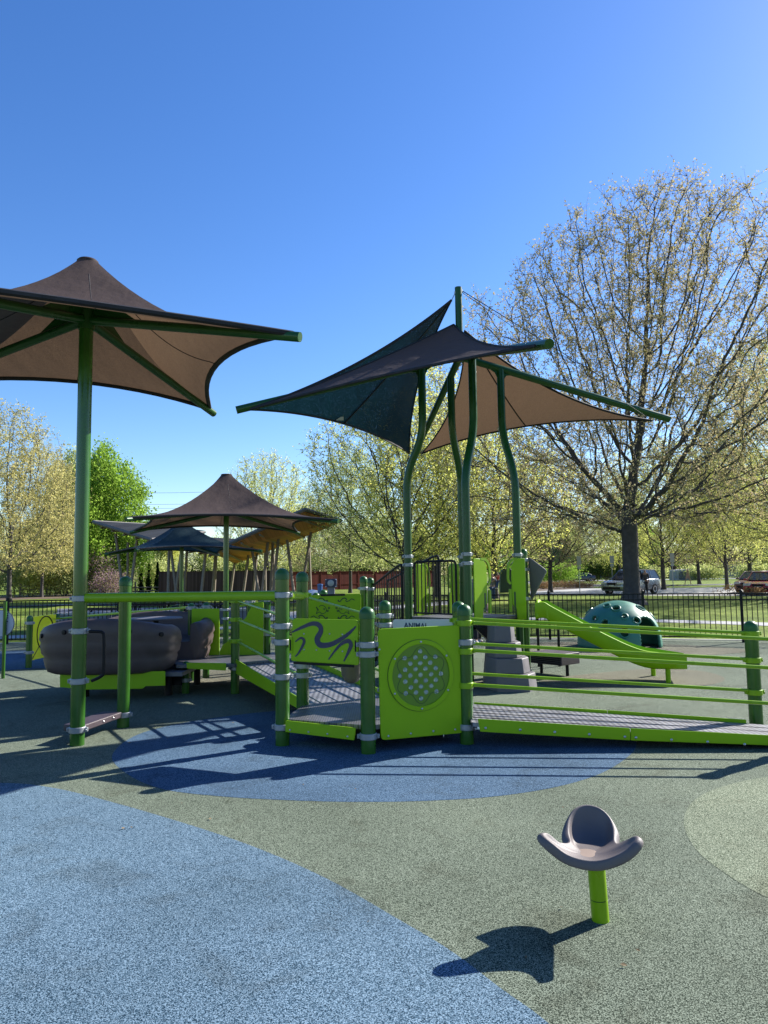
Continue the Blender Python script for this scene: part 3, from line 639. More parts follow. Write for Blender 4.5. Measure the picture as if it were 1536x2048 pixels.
def upper_platform():
    t = thing('upper_platform', 'raised platform with lime wave panels behind the brown glider and rear ramp', 'play platform', (-2.4, 10.4, 0))
    z = .40
    MB().slab([(-2.78, 9.74, z-.04), (pI.x, 9.74, z-.04), (pI2.x, pI2.y, z-.04), (-.9, 10.9, z-.04), (-1.4, 11.2, z-.04), (-3.2, 11.2, z-.04), (-3.0, 10.3, z-.04)], (0, 0, .04)).build('deck', M['deck'], t)
    fr = Frame((-2.75, 9.70), (-2.05, 9.70))
    panel(t, fr, rquad([fr.hit(a, b) for a, b in ((373, 1325), (453, 1326), (452, 1341), (374, 1337))], .01), 'lime', 0, .012, 'kick_plate')
    f = Frame((-3.2, 10.95), (-.8, 10.95))
    panel(t, f, rquad([f.hit(a, b) for a, b in ((384, 1217), (439, 1217), (439, 1316), (384, 1316))], .02), 'lime', 0, .02, 'wave_panel')
    panel(t, f, [f.hit(a, b) for a, b in ((439.5, 1303), (446, 1290), (457, 1282), (466, 1268), (474, 1266), (474, 1314), (439.5, 1316))], 'lime', 0, .02, 'wave_panel')
    f2 = Frame((-3.2, 10.9), (-.8, 10.9))
    panel(t, f2, [f2.hit(a, b) for a, b in ((475, 1314), (475, 1240), (487, 1240), (493, 1234), (497, 1224), (503, 1214), (514, 1207), (527, 1205), (527, 1311))], 'lime', 0, .02, 'wave_panel')
    for px, py, yy, cl in ((383, 1206, 11.1, (1216,)), (413, 1204, 11.4, (1214,)), (534, 1196, 11.0, (1200, 1231, 1268)), (500, 1200, 12.0, (1204,)), (372, 1322, 9.95, (1360,))):
        q = P(px, py, yy); post(t, q.x, q.y, ZAT(q.x, q.y, py), .052, clamps=[ZAT(q.x, q.y, c) for c in cl])
    q = P(534, 1200, 11.0); MB().path(fillet([(q.x, q.y, ZAT(q.x, q.y, 1200)), (q.x+.14, q.y, ZAT(q.x, q.y, 1200)), (q.x+.14, q.y, ZAT(q.x, q.y, 1320))], .07), .02, 10).build('grab_bar', M['limes'], t)
    q0 = P(114, 1237, 13.9); q1 = P(385, 1214, 11.1); MB().path([q0, q1], .018, 10).build('handrail', M['limes'], t)
    q0 = P(480, 1212, 10.8); q1 = P(534, 1203, 11.0); MB().path([q0, q1], .018, 10).build('handrail', M['limes'], t)
    return t
def balance_step():
    t = thing('balance_step', 'dark brown step plank bolted between two green posts in front of the brown glider', 'step', (pB.x, pB.y, 0))
    post(t, pB.x, pB.y, ZAT(pB.x, pB.y, 1152), .063, clamps=[ZAT(pB.x, pB.y, 1429)])
    fr = Frame(pA, pB); z0 = ZAT(pA.x, pA.y, 1459)
    MB().prism(fr, rrect(.08, z0-.035, fr.len-.05, z0+.025, .012), -.20, .02).build('step_plank', M['step'], t, bevel=.008)
    bolts(t, fr, [(fr.len*.5, z0-.005), (fr.len*.72, z0-.005)], .021, .01)
    return t

# ------------------------------------------------------------------ shade canopies
def canopy(name, label, x, y, ztip, zhub, zapex, L, alpha, fab, r=.066, group=None, sag=.3, lift=.12, armr=.045, clamps=(), handle=False, base=0.0, pw=2.05, binding=True):
    t = thing(name, label, 'shade canopy', (x, y, 0), group)
    MB().path([(x, y, base-.03), (x, y, zhub+.05)], r, 24).build('post', M['green'], t)
    pst = [c for c in t.children][0]
    for z in clamps: clamp(pst, x, y, z, r)
    tips = []
    for k in range(4):
        a = -alpha+k*math.pi/2; tips.append(Vector((x+L*math.cos(a), y+L*math.sin(a), ztip)))
    hub = MB().lathe((x, y, zhub-.1), [(r+.01, 0), (r+.015, .02), (r+.015, .28), (r+.0, .3)], 20).build('hub', M['shade_green'], t)
    for k, tp in enumerate(tips):
        c = Vector((x, y, zhub)); d = (tp-c).normalized()
        arm = MB().rod(c+d*(r), tp+d*.07, armr, 14).build('arm', M['shade_green'], t)
        h = d.cross(Vector((0, 0, 1))).normalized()*.006
        MB().slab([c+d*r+h+Vector((0, 0, .03)), c+d*(r+.55)+h+Vector((0, 0, .03)), c+d*r+h+Vector((0, 0, .3))], -2*h).build('gusset', M['shade_green'], arm)
    nu, nt_ = 14, 16; rows = []; edges = []
    ra = .10*(L/2.33)
    for k in range(4):
        A, B = tips[k], tips[(k+1) % 4]; mid = (A+B)/2; inn = (Vector((x, y, ztip))-mid).normalized()
        for i in range(nu):
            u = i/nu; e = A.lerp(B, u)+inn*sag*4*u*(1-u)+Vector((0, 0, lift*4*u*(1-u))); edges.append((e, -alpha+(k+u)*math.pi/2, u))
    for j in range(nt_+1):
        s_ = j/nt_; row = []
        for e, a, u in edges:
            top = Vector((x+ra*math.cos(a), y+ra*math.sin(a), zapex)); p = top.lerp(e, s_); ride = abs(2*u-1)**3
            z1 = e.z+(zapex-e.z)*(1-s_)**pw
            za = zhub+.03+(e.z-zhub)*s_+(zapex-zhub)*max(0, 1-s_*2.2)**1.5
            p.z = z1*(1-ride*.35)+max(z1, za)*ride*.35+(.045 if s_ < .99 else .03)
            row.append(p)
        rows.append(row)
    fb = MB().grid(rows, closed=True).build('canopy_fabric', M[fab], t, fix=False)
    MB().lathe((x, y, zapex+.03), [(ra+.004, 0), (ra+.006, .03), (ra*.9, .045), (.01, .05)], 24).build('top_cap', M[fab], fb)
    if binding: MB().path([e+Vector((0, 0, .025)) for e, _, _ in edges], .028, 6, closed=True).build('edge_binding', M['binding'], fb)
    b = MB()
    for k in range(4): b.path([rows[j][k*nu+nu//2]+Vector((0, 0, -.004)) for j in range(2, nt_+1)], .005, 4)
    b.build('seam', M['binding'], fb)
    if handle:
        y0 = y-.05; pts = [P(178, 1263, y0), P(190, 1263, y0), P(205, 1265, y0), P(208, 1280, y0), P(207, 1340, y0), P(203, 1352, y0), P(183, 1362, y0)]
        MB().path(spline(pts, 6), .015, 10).build('handle', M['black'], t)
    return t

# ------------------------------------------------------------------ sail shade
TC = Vector((P(918, 640, 11.24).x, 11.24, 0)); TH = R_(10.7)
mL = {'M1': P(816, 1110, 11.28), 'M3': G(940, 1368), 'M4': P(1035, 1110, 11.2), 'M2': P(925, 1110, 12.08)}
def sail_shade():
    t = thing('sail_shade', 'tall green four legged shade with brown and dark blue triangular sails above the play tower', 'shade sail', (TC.x, TC.y, 0))
    tip = {'near': P(1096, 688, 7.89), 'left': P(478, 819, 10.6), 'right': P(1334, 837, 11.95), 'far': P(836, 893, 14.5)}
    zc = 4.98; c = Vector((TC.x, TC.y, zc)); ztop = ZAT(TC.x, TC.y, 575)
    MB().rod((TC.x, TC.y, ZAT(TC.x, TC.y, 724)), (TC.x, TC.y, ztop), .057, 20).build('centre_mast', M['shade_green'], t)
    dirs = {}
    for k in ('near', 'left', 'right', 'far'):
        d = (tip[k]-c).normalized(); dirs[k] = d; MB().rod(c+d*.03, tip[k]+d*.04, .058, 18).build('arm', M['shade_green'], t)
    for m, k, px, ybend in (('M1', 'left', 838, (948, 872)), ('M3', 'near', 945, (947, 862)), ('M2', 'far', 898, (945, 868)), ('M4', 'right', 1005, (952, 868))):
        lo = mL[m]; tx = {'M1': .652, 'M3': .643, 'M2': .61, 'M4': .692}[m]; up = c+dirs[k]*tx
        z1 = ZAT(lo.x, lo.y, ybend[0]); z2 = ZAT(up.x, up.y, ybend[1])
        pts = fillet([(lo.x, lo.y, -.03), (lo.x, lo.y, z1), (up.x, up.y, z2), (up.x, up.y, up.z)], .28, 8)
        mm = MB().path(pts, .0605, 20).build('mast', M['shade_green'], t)
        for zz in (1.83, 1.7): clamp(mm, lo.x, lo.y, zz, .0605, 'silver', .4)
        b = MB()
        for s in (1, -1):
            a = up+dirs[k]*s*.28; q = [up+Vector((0, 0, -.26)), up+Vector((0, 0, -.02)), a+Vector((0, 0, -.02)), up.lerp(a, .35)+Vector((0, 0, -.085))]
            h = dirs[k].cross(Vector((0, 0, 1))).normalized()*.012; b.slab([v+h for v in q], -2*h)
        b.build('gusset', M['shade_green'], mm)
    def sail(A, B, C, dAB, dBC, dCA, fab, label, n=22, seam=True, bw=.020):
        rows = []
        def pt(a, b, c_): return A*a+B*b+C*c_+dAB*(4*a*b)+dBC*(4*b*c_)+dCA*(4*c_*a)
        vs = []; idx = {}; fs = []
        for i in range(n+1):
            for j in range(n+1-i): idx[i, j] = len(vs); vs.append(pt(1-(i+j)/n, i/n, j/n))
        for i in range(n):
            for j in range(n-i):
                fs.append((idx[i, j], idx[i+1, j], idx[i, j+1]))
                if j < n-i-1: fs.append((idx[i+1, j], idx[i+1, j+1], idx[i, j+1]))
        s = MB().add(vs, fs).build('sail', M[fab], t, fix=False, label=label)
        b = MB()
        for q in ([pt(1-k/24, k/24, 0) for k in range(25)], [pt(0, 1-k/24, k/24) for k in range(25)], [pt(k/24, 0, 1-k/24) for k in range(25)]): b.path(q, bw, 6, flat=.6)
        b.build('edge_binding', M['binding'], s)
        if seam: MB().path([pt(*( (1-u, u*.5, u*.5) if True else 0)) for u in [k/16 for k in range(17)]], .014, 5).build('seam', M['binding'], s)
        return s, pt
    N_, Lf, Rt, Fr = tip['near']+Vector((-.12, .12, .02)), tip['left']+Vector((.15, 0, 0)), tip['right']+Vector((-.25, 0, -.03)), tip['far']
    cA = Vector((TC.x-.09, TC.y-.06, ZAT(TC.x, TC.y, 652))); cC = Vector((TC.x+.09, TC.y+.04, ZAT(TC.x, TC.y, 660)))
    cB = Vector((TC.x-.11, TC.y, ZAT(TC.x, TC.y, 600))); cD = Vector((TC.x+.09, TC.y, ZAT(TC.x, TC.y, 588)))
    V = Vector
    def dsp(p, q, dx, dy, dY): m = (p+q)/2; a, b_ = PROJ(m); return P(a+dx, b_+dy, m.y+dY)-m
    FB, FC = P(819, 907, 14.3), P(843, 907, 14.5)
    sail(cA, Lf, N_, dsp(cA, Lf, 0, 8, -.15), dsp(Lf, N_, 0, -8, .45), dsp(N_, cA, -8, 20, -.1), 'brownfab', 'brown sail nearest the camera, seen from above', seam=False)
    sb, pb = sail(cB, Lf, FB, dsp(cB, Lf, 12, 18, 0), dsp(Lf, FB, 6, -22, -.4), dsp(FB, cB, -20, -3, 0), 'bluefab', 'dark blue sail on the left')
    sc, pc = sail(cC, Rt, FC, dsp(cC, Rt, -4, 32, 0), dsp(Rt, FC, 0, -25, -.3), dsp(FC, cC, 26, 5, 0), 'brownfab', 'brown sail at the rear right, seen from below')
    pd, pr = PROJ(cD), PROJ(Rt); ND = P(1106, pd[1]+(pr[1]-pd[1])*(1106-pd[0])/(pr[0]-pd[0]), 8.05); sail(cD, Rt, ND, dsp(cD, Rt, 0, 0, -.9), dsp(Rt, ND, 0, 0, .5), dsp(ND, cD, 0, 0, .5), 'bluefab', 'blue sail on the right, seen edge-on', bw=.004, seam=False)
    for s, p, u in ((sb, pb, (.03, .53, .44)), (sc, pc, (.03, .38, .59))):
        q = p(*u); MB().box(q+V((0, -.02, 0)), (.14, .004, .06), .1).build('maker_patch', M['white'], s)
    b = MB()
    for a, q in ((cB, V((TC.x-.05, TC.y, cB.z+.12))), (cD, V((TC.x+.05, TC.y, cD.z+.05)))): b.path([a, q], .008, 6); b.lathe(q, [(.02, -.02), (.02, .02)], 8)
    b.build('shackle', M['bolt'], t)
    MB().path([V((TC.x+.05, TC.y, cD.z+.06)), Rt+V((.2, 0, .08))], .007, 6).build('tension_cable', M['black'], t)
    return t

# ------------------------------------------------------------------ tower
def tower():
    t = thing('play_tower', 'play tower under the sails with black barrier, lime entry panels and grey cone', 'play tower', (TC.x, TC.y, 0))
    m1, m2, m3, m4 = (mL[k] for k in ('M1', 'M2', 'M3', 'M4')); z = .91
    MB().slab([(q.x, q.y, z-.05) for q in (m3, m4, m2, m1)], (0, 0, .05)).build('deck', M['deck'], t)
    MB().slab([(q.x*.94+TC.x*.06, q.y*.94+TC.y*.06, z-.16) for q in (m3, m4, m2, m1)], (0, 0, .108)).build('deck_frame', M['black'], t)
    # barrier between M1 and M3
    fr = Frame(m1, m3)
    b = MB(); a0 = fr.hit(829, 1124); a1 = fr.hit(914, 1118); lo0 = .06; n = 11; x0, x1 = a0[0]+.02, a1[0]; zt = a0[1]
    b.path(fillet([fr.pt(x0, z+.04, .03), fr.pt(x0, zt, .03), fr.pt(x1, zt, .03), fr.pt(x1, z+.04, .03)], .08), .017, 10); b.path([fr.pt(x0, z+.06, .03), fr.pt(x1, z+.06, .03)], .013, 8)
    bar = b.build('barrier', M['black'], t)
    for k in range(1, n): MB().path([fr.pt(x0+(x1-x0)*k/n, z+.06, .03), fr.pt(x0+(x1-x0)*k/n, zt, .03)], .0085, 8).build('bar', M['black'], bar)
    # entry panels, M1-M2 side (left, behind the bars) and M3-M4 side
    def entry(fr_, px0, px1, top, bot, mir, nm='entry_panel'):
        q = [fr_.hit(px0, top), fr_.hit(px1, top), fr_.hit(px1, bot), fr_.hit(px0, bot)]
        x0, x1 = q[0][0], q[1][0]; zt, zb = q[0][1], q[3][1]; w = x1-x0
        s0, s1 = (x0, x1) if not mir else (x1, x0)
        def X(u): return s0+(s1-s0)*u
        zm = zb+(zt-zb)*.2
        out = [(X(0), zb), (X(0), zt), (X(.35), zt), (X(.62), zt-.03), (X(.78), zt-.10), (X(.80), zt-.24), (X(.80), zt-.62), (X(.80), zm+.05), (X(.55), zm-.02), (X(.5), zb)]
        o = MB().prism(fr_, out, -.01, .012).build(nm, M['lime'], t, bevel=.004)
        hp = [(X(.45), zt-.005), (X(.75), zt-.02), (X(.95), zt-.10), (X(1.0), zt-.22), (X(1.0), zt-.33), (X(.86), zt-.38)]
        v = spline([(a, b_, 0) for a, b_ in hp], 6); MB().ribbon(fr_, [(p.x, p.y) for p in v], .035, -.008, .014).build('grab_handle', M['limes'], o)
        MB().prism(fr_, rrect(min(X(.86), X(.99)), zt-.80, max(X(.86), X(.99)), zt-.46, .012), .0, .03).build('grab_handle', M['limes'], o)
        v = MB().prism(fr_, rrect(min(X(.60), X(.70)), zt-.78, max(X(.6), X(.7)), zt-.5, .012), .0125, .014).build('slot', M['dline'], o)
        return o
    f2 = Frame(m1, m2); entry(f2, 832, 857, 1128, 1240, False); entry(f2, 896, 917, 1128, 1240, True)
    f3 = Frame((m3.x, m3.y), (m4.x, m4.y)); entry(f3, 946, 978, 1117, 1240, False)
    nP = P(1048, 1150, 11.42); f4 = Frame((m3.x, m3.y+.35), (nP.x, 11.08)); entry(f4, 1015, 1049, 1117, 1240, True)
    post(t, nP.x, nP.y, ZAT(nP.x, nP.y, 1097), .06, clamps=[ZAT(nP.x, nP.y, q) for q in (1120, 1139, 1197)])
    # grey cone bubble
    b = MB(); ap = P(1095, 1141, 11.15); q = [P(1056, 1112, 11.4), P(1060, 1122, 12.1), P(1066, 1196, 12.1), P(1063, 1204, 11.4)]
    b.add(q+[ap, (q[0]+q[2])/2+Vector((-.02, 0, 0))], [(0, 1, 4), (1, 2, 4), (2, 3, 4), (3, 0, 4), (1, 0, 5), (2, 1, 5), (3, 2, 5), (0, 3, 5)])
    b.build('cone_window', M['rock'], t, bevel=.025, smooth=True)
    return t
def stairs():
    q2 = P(741, 1168, 12.9); m1 = mL['M1']; t = thing('tower_stairs', 'black steel stairs with sloping barred railings on the left side of the play tower', 'stairs', (q2.x, q2.y, 0))
    J = P(727, 1160, 12.0); post(t, J.x, J.y, ZAT(J.x, J.y, 1152), .062, clamps=[ZAT(J.x, J.y, 1177)]); post(t, q2.x, q2.y, ZAT(q2.x, q2.y, 1155), .058, clamps=[ZAT(q2.x, q2.y, 1178)])
    for k, (a, b_) in enumerate((((q2.x+.05, q2.y), (m1.x-.1, m1.y+.1)), ((q2.x+.3, q2.y+1.0), (m1.x+.55, m1.y+1.1)))):
        fr = Frame(a, b_); L = fr.len; zA = ZAT(a[0], a[1], 1169) if k == 0 else 1.45; zB = ZAT(b_[0], b_[1], 1131) if k == 0 else 1.85
        b = MB(); b.path(fillet([fr.pt(0, .12, 0), fr.pt(0, zA, 0), fr.pt(.12, zA+.01, 0), fr.pt(L*.9, zB, 0), fr.pt(L, zB+.02, 0), fr.pt(L, .85, 0)], .05), .02, 8); b.path([fr.pt(0, .14, 0), fr.pt(L, .9, 0)], .016, 8)
        r = b.build('railing', M['black'], t)
        for j in range(1, 12):
            u = j/12; MB().path([fr.pt(L*u, .14+.76*u, 0), fr.pt(L*u, zA+(zB-zA)*max(0, min(1, (u-.07)/.83)), 0)], .0085, 6).build('bar', M['black'], r)
    A = Vector((q2.x+.05, q2.y, 0)); B = Vector((m1.x-.1, m1.y+.1, 0)); o = Vector((.25, .98, 0))*.95
    for k in range(4):
        p = A.lerp(B, (k+.5)/4); MB().slab([p+Vector((-.14, -.04, .2+.17*k)), p+Vector((.14, -.10, .2+.17*k)), p+o+Vector((.14, -.1, .2+.17*k)), p+o+Vector((-.14, -.04, .2+.17*k))], (0, 0, -.03)).build('tread', M['deck'], t)
    MB().slab([A+Vector((0, 0, .02)), A+Vector((0, 0, .26)), B+Vector((0, 0, .93)), B+Vector((0, 0, .68))], (.01, .03, 0)).build('stringer', M['black'], t)
    return t
def climber():
    c = P(1022, 1300, 10.05); t = thing('stepped_climber', 'grey faceted stepped climber below the tower entrance', 'climber', (c.x, c.y, 0))
    tiers = [(0, .22, 972, 1072, .55), (.22, .42, 975, 1060, .46), (.42, .62, 978, 1046, .38), (.62, .84, 982, 1034, .30)]
    for z0, z1, a, b_, dp in tiers:
        x0 = P(a, 1300, 9.9).x; x1 = P(b_, 1300, 9.9).x; cx = (x0+x1)/2; hw = (x1-x0)/2; sh = .93; m = []
        pl = [(-1, -.35), (-.72, -.9), (.55, -1), (1, -.55), (1, .7), (-.9, .8)]; lo = [Vector((cx+u*hw, c.y+.12+v*dp, z0 if z0 else -.02)) for u, v in pl]; hi = [Vector((cx+u*hw*sh, c.y+.12+v*dp*sh, z1)) for u, v in pl]
        MB().add(lo+hi, [tuple(range(6))[::-1], tuple(range(6, 12))]+[(i, (i+1) % 6, 6+(i+1) % 6, 6+i) for i in range(6)]).build('tier', M['rock'], t, bevel=.012)
    w = Vector((-.25, .1, 0)); A = P(945, 1255, 10.6); B = P(985, 1283, 10.4)
    MB().slab([P(948, 1253, 10.5), P(988, 1253, 10.5), P(988, 1292, 10.5)], (0, .5, 0)).build('perforated_side', M['black'], t)
    return t
def transfer_step():
    c = P(1090, 1310, 11.0); t = thing('transfer_step', 'low black slatted step box on the ground right of the grey climber', 'step', (c.x, c.y, 0))
    x0 = P(1064, 1300, 11.2).x; x1 = P(1119, 1300, 11.0).x; fr = Frame((x0, 11.35), (x1, 10.9)); L = fr.len; zt = ZAT(c.x, c.y, 1310)
    zt = .34
    MB().prism(fr, rrect(0, zt-.17, L, zt, .01), -.45, 0).build('box', M['step'], t, bevel=.008)
    b = MB()
    for k in range(5): b.prism(fr, rrect(.02, zt-.15+k*.027, L-.02, zt-.137+k*.027, .002), 0, .008)
    b.build('front_slats', M['black'], t)
    for u in (.05, L-.05): MB().path([fr.pt(u, -.02, -.2), fr.pt(u, zt-.16, -.2)], .025, 8).build('leg', M['black'], t)
    for px in (1077, 1118):
        q = P(px, 1300, 12.2); MB().path([(q.x, q.y, -.02), (q.x, q.y, .82)], .022, 8).build('support_pole', M['black'], t)
    return t
def slide():
    ex = G(1337, 1366); L0 = P(1062, 1240, 11.25); t = thing('slide', 'lime plastic slide descending right from the play tower to two short legs', 'slide', (ex.x, ex.y, 0))
    A = Vector((L0.x+.05, L0.y-.25, 0)); B = Vector((ex.x+.30, ex.y+.12, 0)); fr = Frame(A, B); L = fr.len
    prof = [(0, .93), (.06, .95), (.12, .88), (.3, .68), (.5, .47), (.64, .335), (.75, .265), (.86, .25), (1, .245)]
    sp = spline([(u*L, z, 0) for u, z in prof], 5); rows = []
    sec = [(-.28, .13), (-.275, .17), (-.25, .175), (-.235, .13), (-.2, .03), (-.12, 0), (.12, 0), (.2, .03), (.235, .13), (.25, .175), (.275, .17), (.28, .13), (.28, -.04), (.26, -.06), (-.26, -.06), (-.28, -.04)]
    for i, p in enumerate(sp):
        k = 1 if i < len(sp)*.8 else 1-.35*(i-len(sp)*.8)/(len(sp)*.2)
        rows.append([fr.pt(p.x, p.y+h*k, d) for d, h in sec])
    b = MB().grid(rows, closed=True); n = len(sec); m = len(rows); b.f += [tuple(range(n))[::-1], tuple(range((m-1)*n, m*n))]
    b.build('chute', M['lime'], t, ang=50)
    for px, y_ in ((1337, 1366), (1307, 1352)):
        q = G(px, y_); MB().path([(q.x, q.y, -.02), (q.x, q.y, .2)], .035, 12).build('leg', M['lime'], t)
    MB().path(fillet([fr.pt(.02, .9, .27), fr.pt(.02, 1.12, .2), fr.pt(.02, 1.12, -.2), fr.pt(.02, .9, -.27)], .12), .03, 10).build('hood', M['lime'], t)
    return t

# ------------------------------------------------------------------ dome
def dome():
    c = G(1236, 1300); c.y += .75; c = Vector((P(1237, 1250, c.y).x, c.y, 0)); t = thing('dome_climber', 'teal green climbing dome with round holes and an arched opening, near the black fence', 'climbing dome', c)
    Rd = .84*c.y/15.2; Hh = ZAT(c.x, c.y, 1201); rng = random.Random(4)
    bm = bmesh.new(); bmesh.ops.create_icosphere(bm, subdivisions=6, radius=1.0)
    bmesh.ops.delete(bm, geom=[v for v in bm.verts if v.co.z < -.02], context='VERTS')
    def D(az, el): return Vector((math.cos(R_(el))*math.cos(R_(az)), math.cos(R_(el))*math.sin(R_(az)), math.sin(R_(el))))
    holes = [(D(-128, 30), .08), (D(-112, 56), .09), (D(-97, 40), .07), (D(-78, 34), .08), (D(-100, 18), .10), (D(-150, 36), .07), (D(-40, 55), .10), (D(-18, 38), .08), (D(-140, 62), .07), (D(60, 40), .12), (D(110, 35), .12), (D(150, 45), .1), (D(20, 40), .1), (D(-5, 14), .09), (D(90, 65), .1)]
    arches = [(-58, .34, .62), (133, .3, .62), (-148+8, .0, 0)]
    for h, r in holes:
        for v in bm.verts:
            d = math.acos(max(-1, min(1, v.co.dot(h))))
            if abs(d-r) < .022:
                ax = v.co-h*v.co.dot(h)
                if ax.length > 1e-6: v.co = h*math.cos(r)+ax.normalized()*math.sin(r)
    kill = [f for f in bm.faces if any(math.acos(max(-1, min(1, f.calc_center_median().normalized().dot(h)))) < r-.004 for h, r in holes)]
    for az, w, hh in arches:
        if hh:
            a = R_(az); u = Vector((-math.sin(a), math.cos(a), 0)); n = Vector((math.cos(a), math.sin(a), 0))
            for f in bm.faces:
                q = f.calc_center_median()
                if q.dot(n) > 0 and f.is_valid and (q.dot(u)/w)**2+(max(0, q.z)/hh)**4 < 1: kill.append(f)
    bmesh.ops.delete(bm, geom=list(set(kill)), context='FACES')
    for v in bm.verts: v.co = Vector((v.co.x*Rd, v.co.y*Rd, max(v.co.z, -.02)**.85*Hh if v.co.z > 0 else -.01))
    me = bpy.data.meshes.new('shell'); bm.to_mesh(me); bm.free(); me.polygons.foreach_set('use_smooth', [True]*len(me.polygons)); me.materials.append(M['dome'])
    o = bpy.data.objects.new('shell', me); COL.objects.link(o); o.parent = t; s = o.modifiers.new('s', 'SOLIDIFY'); s.thickness = .045; s.offset = -1
    b = MB()
    for h, r in holes:
        ax = h.cross(Vector((0, 0, 1))).normalized(); ay = h.cross(ax); ring = []
        for k in range(20):
            a = 2*math.pi*k/20; q = (h*math.cos(r*1.12)+(ax*math.cos(a)+ay*math.sin(a))*math.sin(r*1.12)); q = Vector((q.x*Rd, q.y*Rd, max(q.z, .001)**.85*Hh)); ring.append(c+q*1.008)
        MB().path(ring, .018, 6, closed=True).build('hole_rim', M['dome'], t)
    return t

# ------------------------------------------------------------------ glider
def glider():
    t = thing('glider', 'brown moulded glider with two facing bench pods on a lime base', 'glider', (-3.45, 10.0, 0))
    def pod(cx, cy, face, label, dz=0.0, drop=.22):   # face +1 opens away from the camera
        hw, dp = .90, .56; prof = [(.60, 0.34), (.80, .34), (.875, .365), (.91, .43), (.935, .52), (.925, .57), (.965, .62), (.985, .74), (.975, .79), (1.0, .84), (.985, .95), (.94, 1.02), (.88, 1.05), (.84, 1.045), (.80, 1.01), (.80, .9), (.79, .72), (.76, .70), (.45, .69), (.43, .55), (.4, .36)]
        rows = []; N = 34
        for s, z in prof:
            row = []
            for k in range(N+1):
                a = R_(-28+236*k/N); ca, sa = math.cos(a), math.sin(a); sx = abs(ca)**.8*(1 if ca > 0 else -1); sy = abs(sa)**.75*(1 if sa > 0 else -1)
                end = max(0, (abs(k/N-.5)*2-.72)/.28); zz = z-(.11*abs(ca)**2+drop*end**2)*max(0, (z-.5)/.55)
                row.append(Vector((cx+hw*s*sx, cy-face*dp*(s if sa > 0 else 1)*sy, zz)))
            rows.append(row)
        b = MB().grid(rows); n = N+1; b.f += [tuple(i*n for i in range(len(prof)))[::-1], tuple(i*n+N for i in range(len(prof)))]
        o = b.build('bench_pod', M['brown'], t, ang=60, label=label); bb = MB()
        for az in (145, 112, 68, 35):
            a = R_(az); q = Vector((cx+hw*1.0*abs(math.cos(a))**.8*(1 if math.cos(a) > 0 else -1), cy-face*dp*abs(math.sin(a))**.75, .90-.1*math.cos(a)**2))
            bb.lathe(q, [(.03, -.02), (.03, .012), (.015, .014)], 14, (math.cos(a), -face*math.sin(a), 0))
        bb.build('bolt_hole', M['black'], o)
    pod(-3.64, 9.75, 1, 'front bench pod, its convex back to the camera'); pod(-3.42, 10.70, -1, 'rear bench pod, open towards the camera', .05, .05)
    MB().lathe((-3.25, 10.35, .97), [(.1, 0), (.36, .0), (.37, .012), (.36, .025), (.1, .025)], 28).build('table', M['rock'], t); MB().path([(-3.25, 10.35, .2), (-3.25, 10.35, .97)], .04, 12).build('table_post', M['black'], t)
    MB().box((-3.38, 10.35, .31), (1.5, 1.7, .05)).build('floor', M['deck'], t)
    fr = Frame((-4.2, 9.42), (-2.8, 9.42)); panel(t, fr, [fr.hit(a, b) for a, b in ((121, 1345), (331, 1342), (331, 1371), (292, 1372), (286, 1377), (170, 1379), (121, 1374))], 'lime', 0, .02, 'base_plate')
    for x, y in ((-4.0, 9.8), (-2.9, 9.8), (-2.75, 10.7), (-3.9, 10.8)): MB().path([(x, y, -.02), (x, y, .3)], .05, 12).build('support', M['black'], t)
    MB().box((-2.9, 10.1, .2), (.3, .5, .16)).build('spring_box', M['black'], t)
    return t

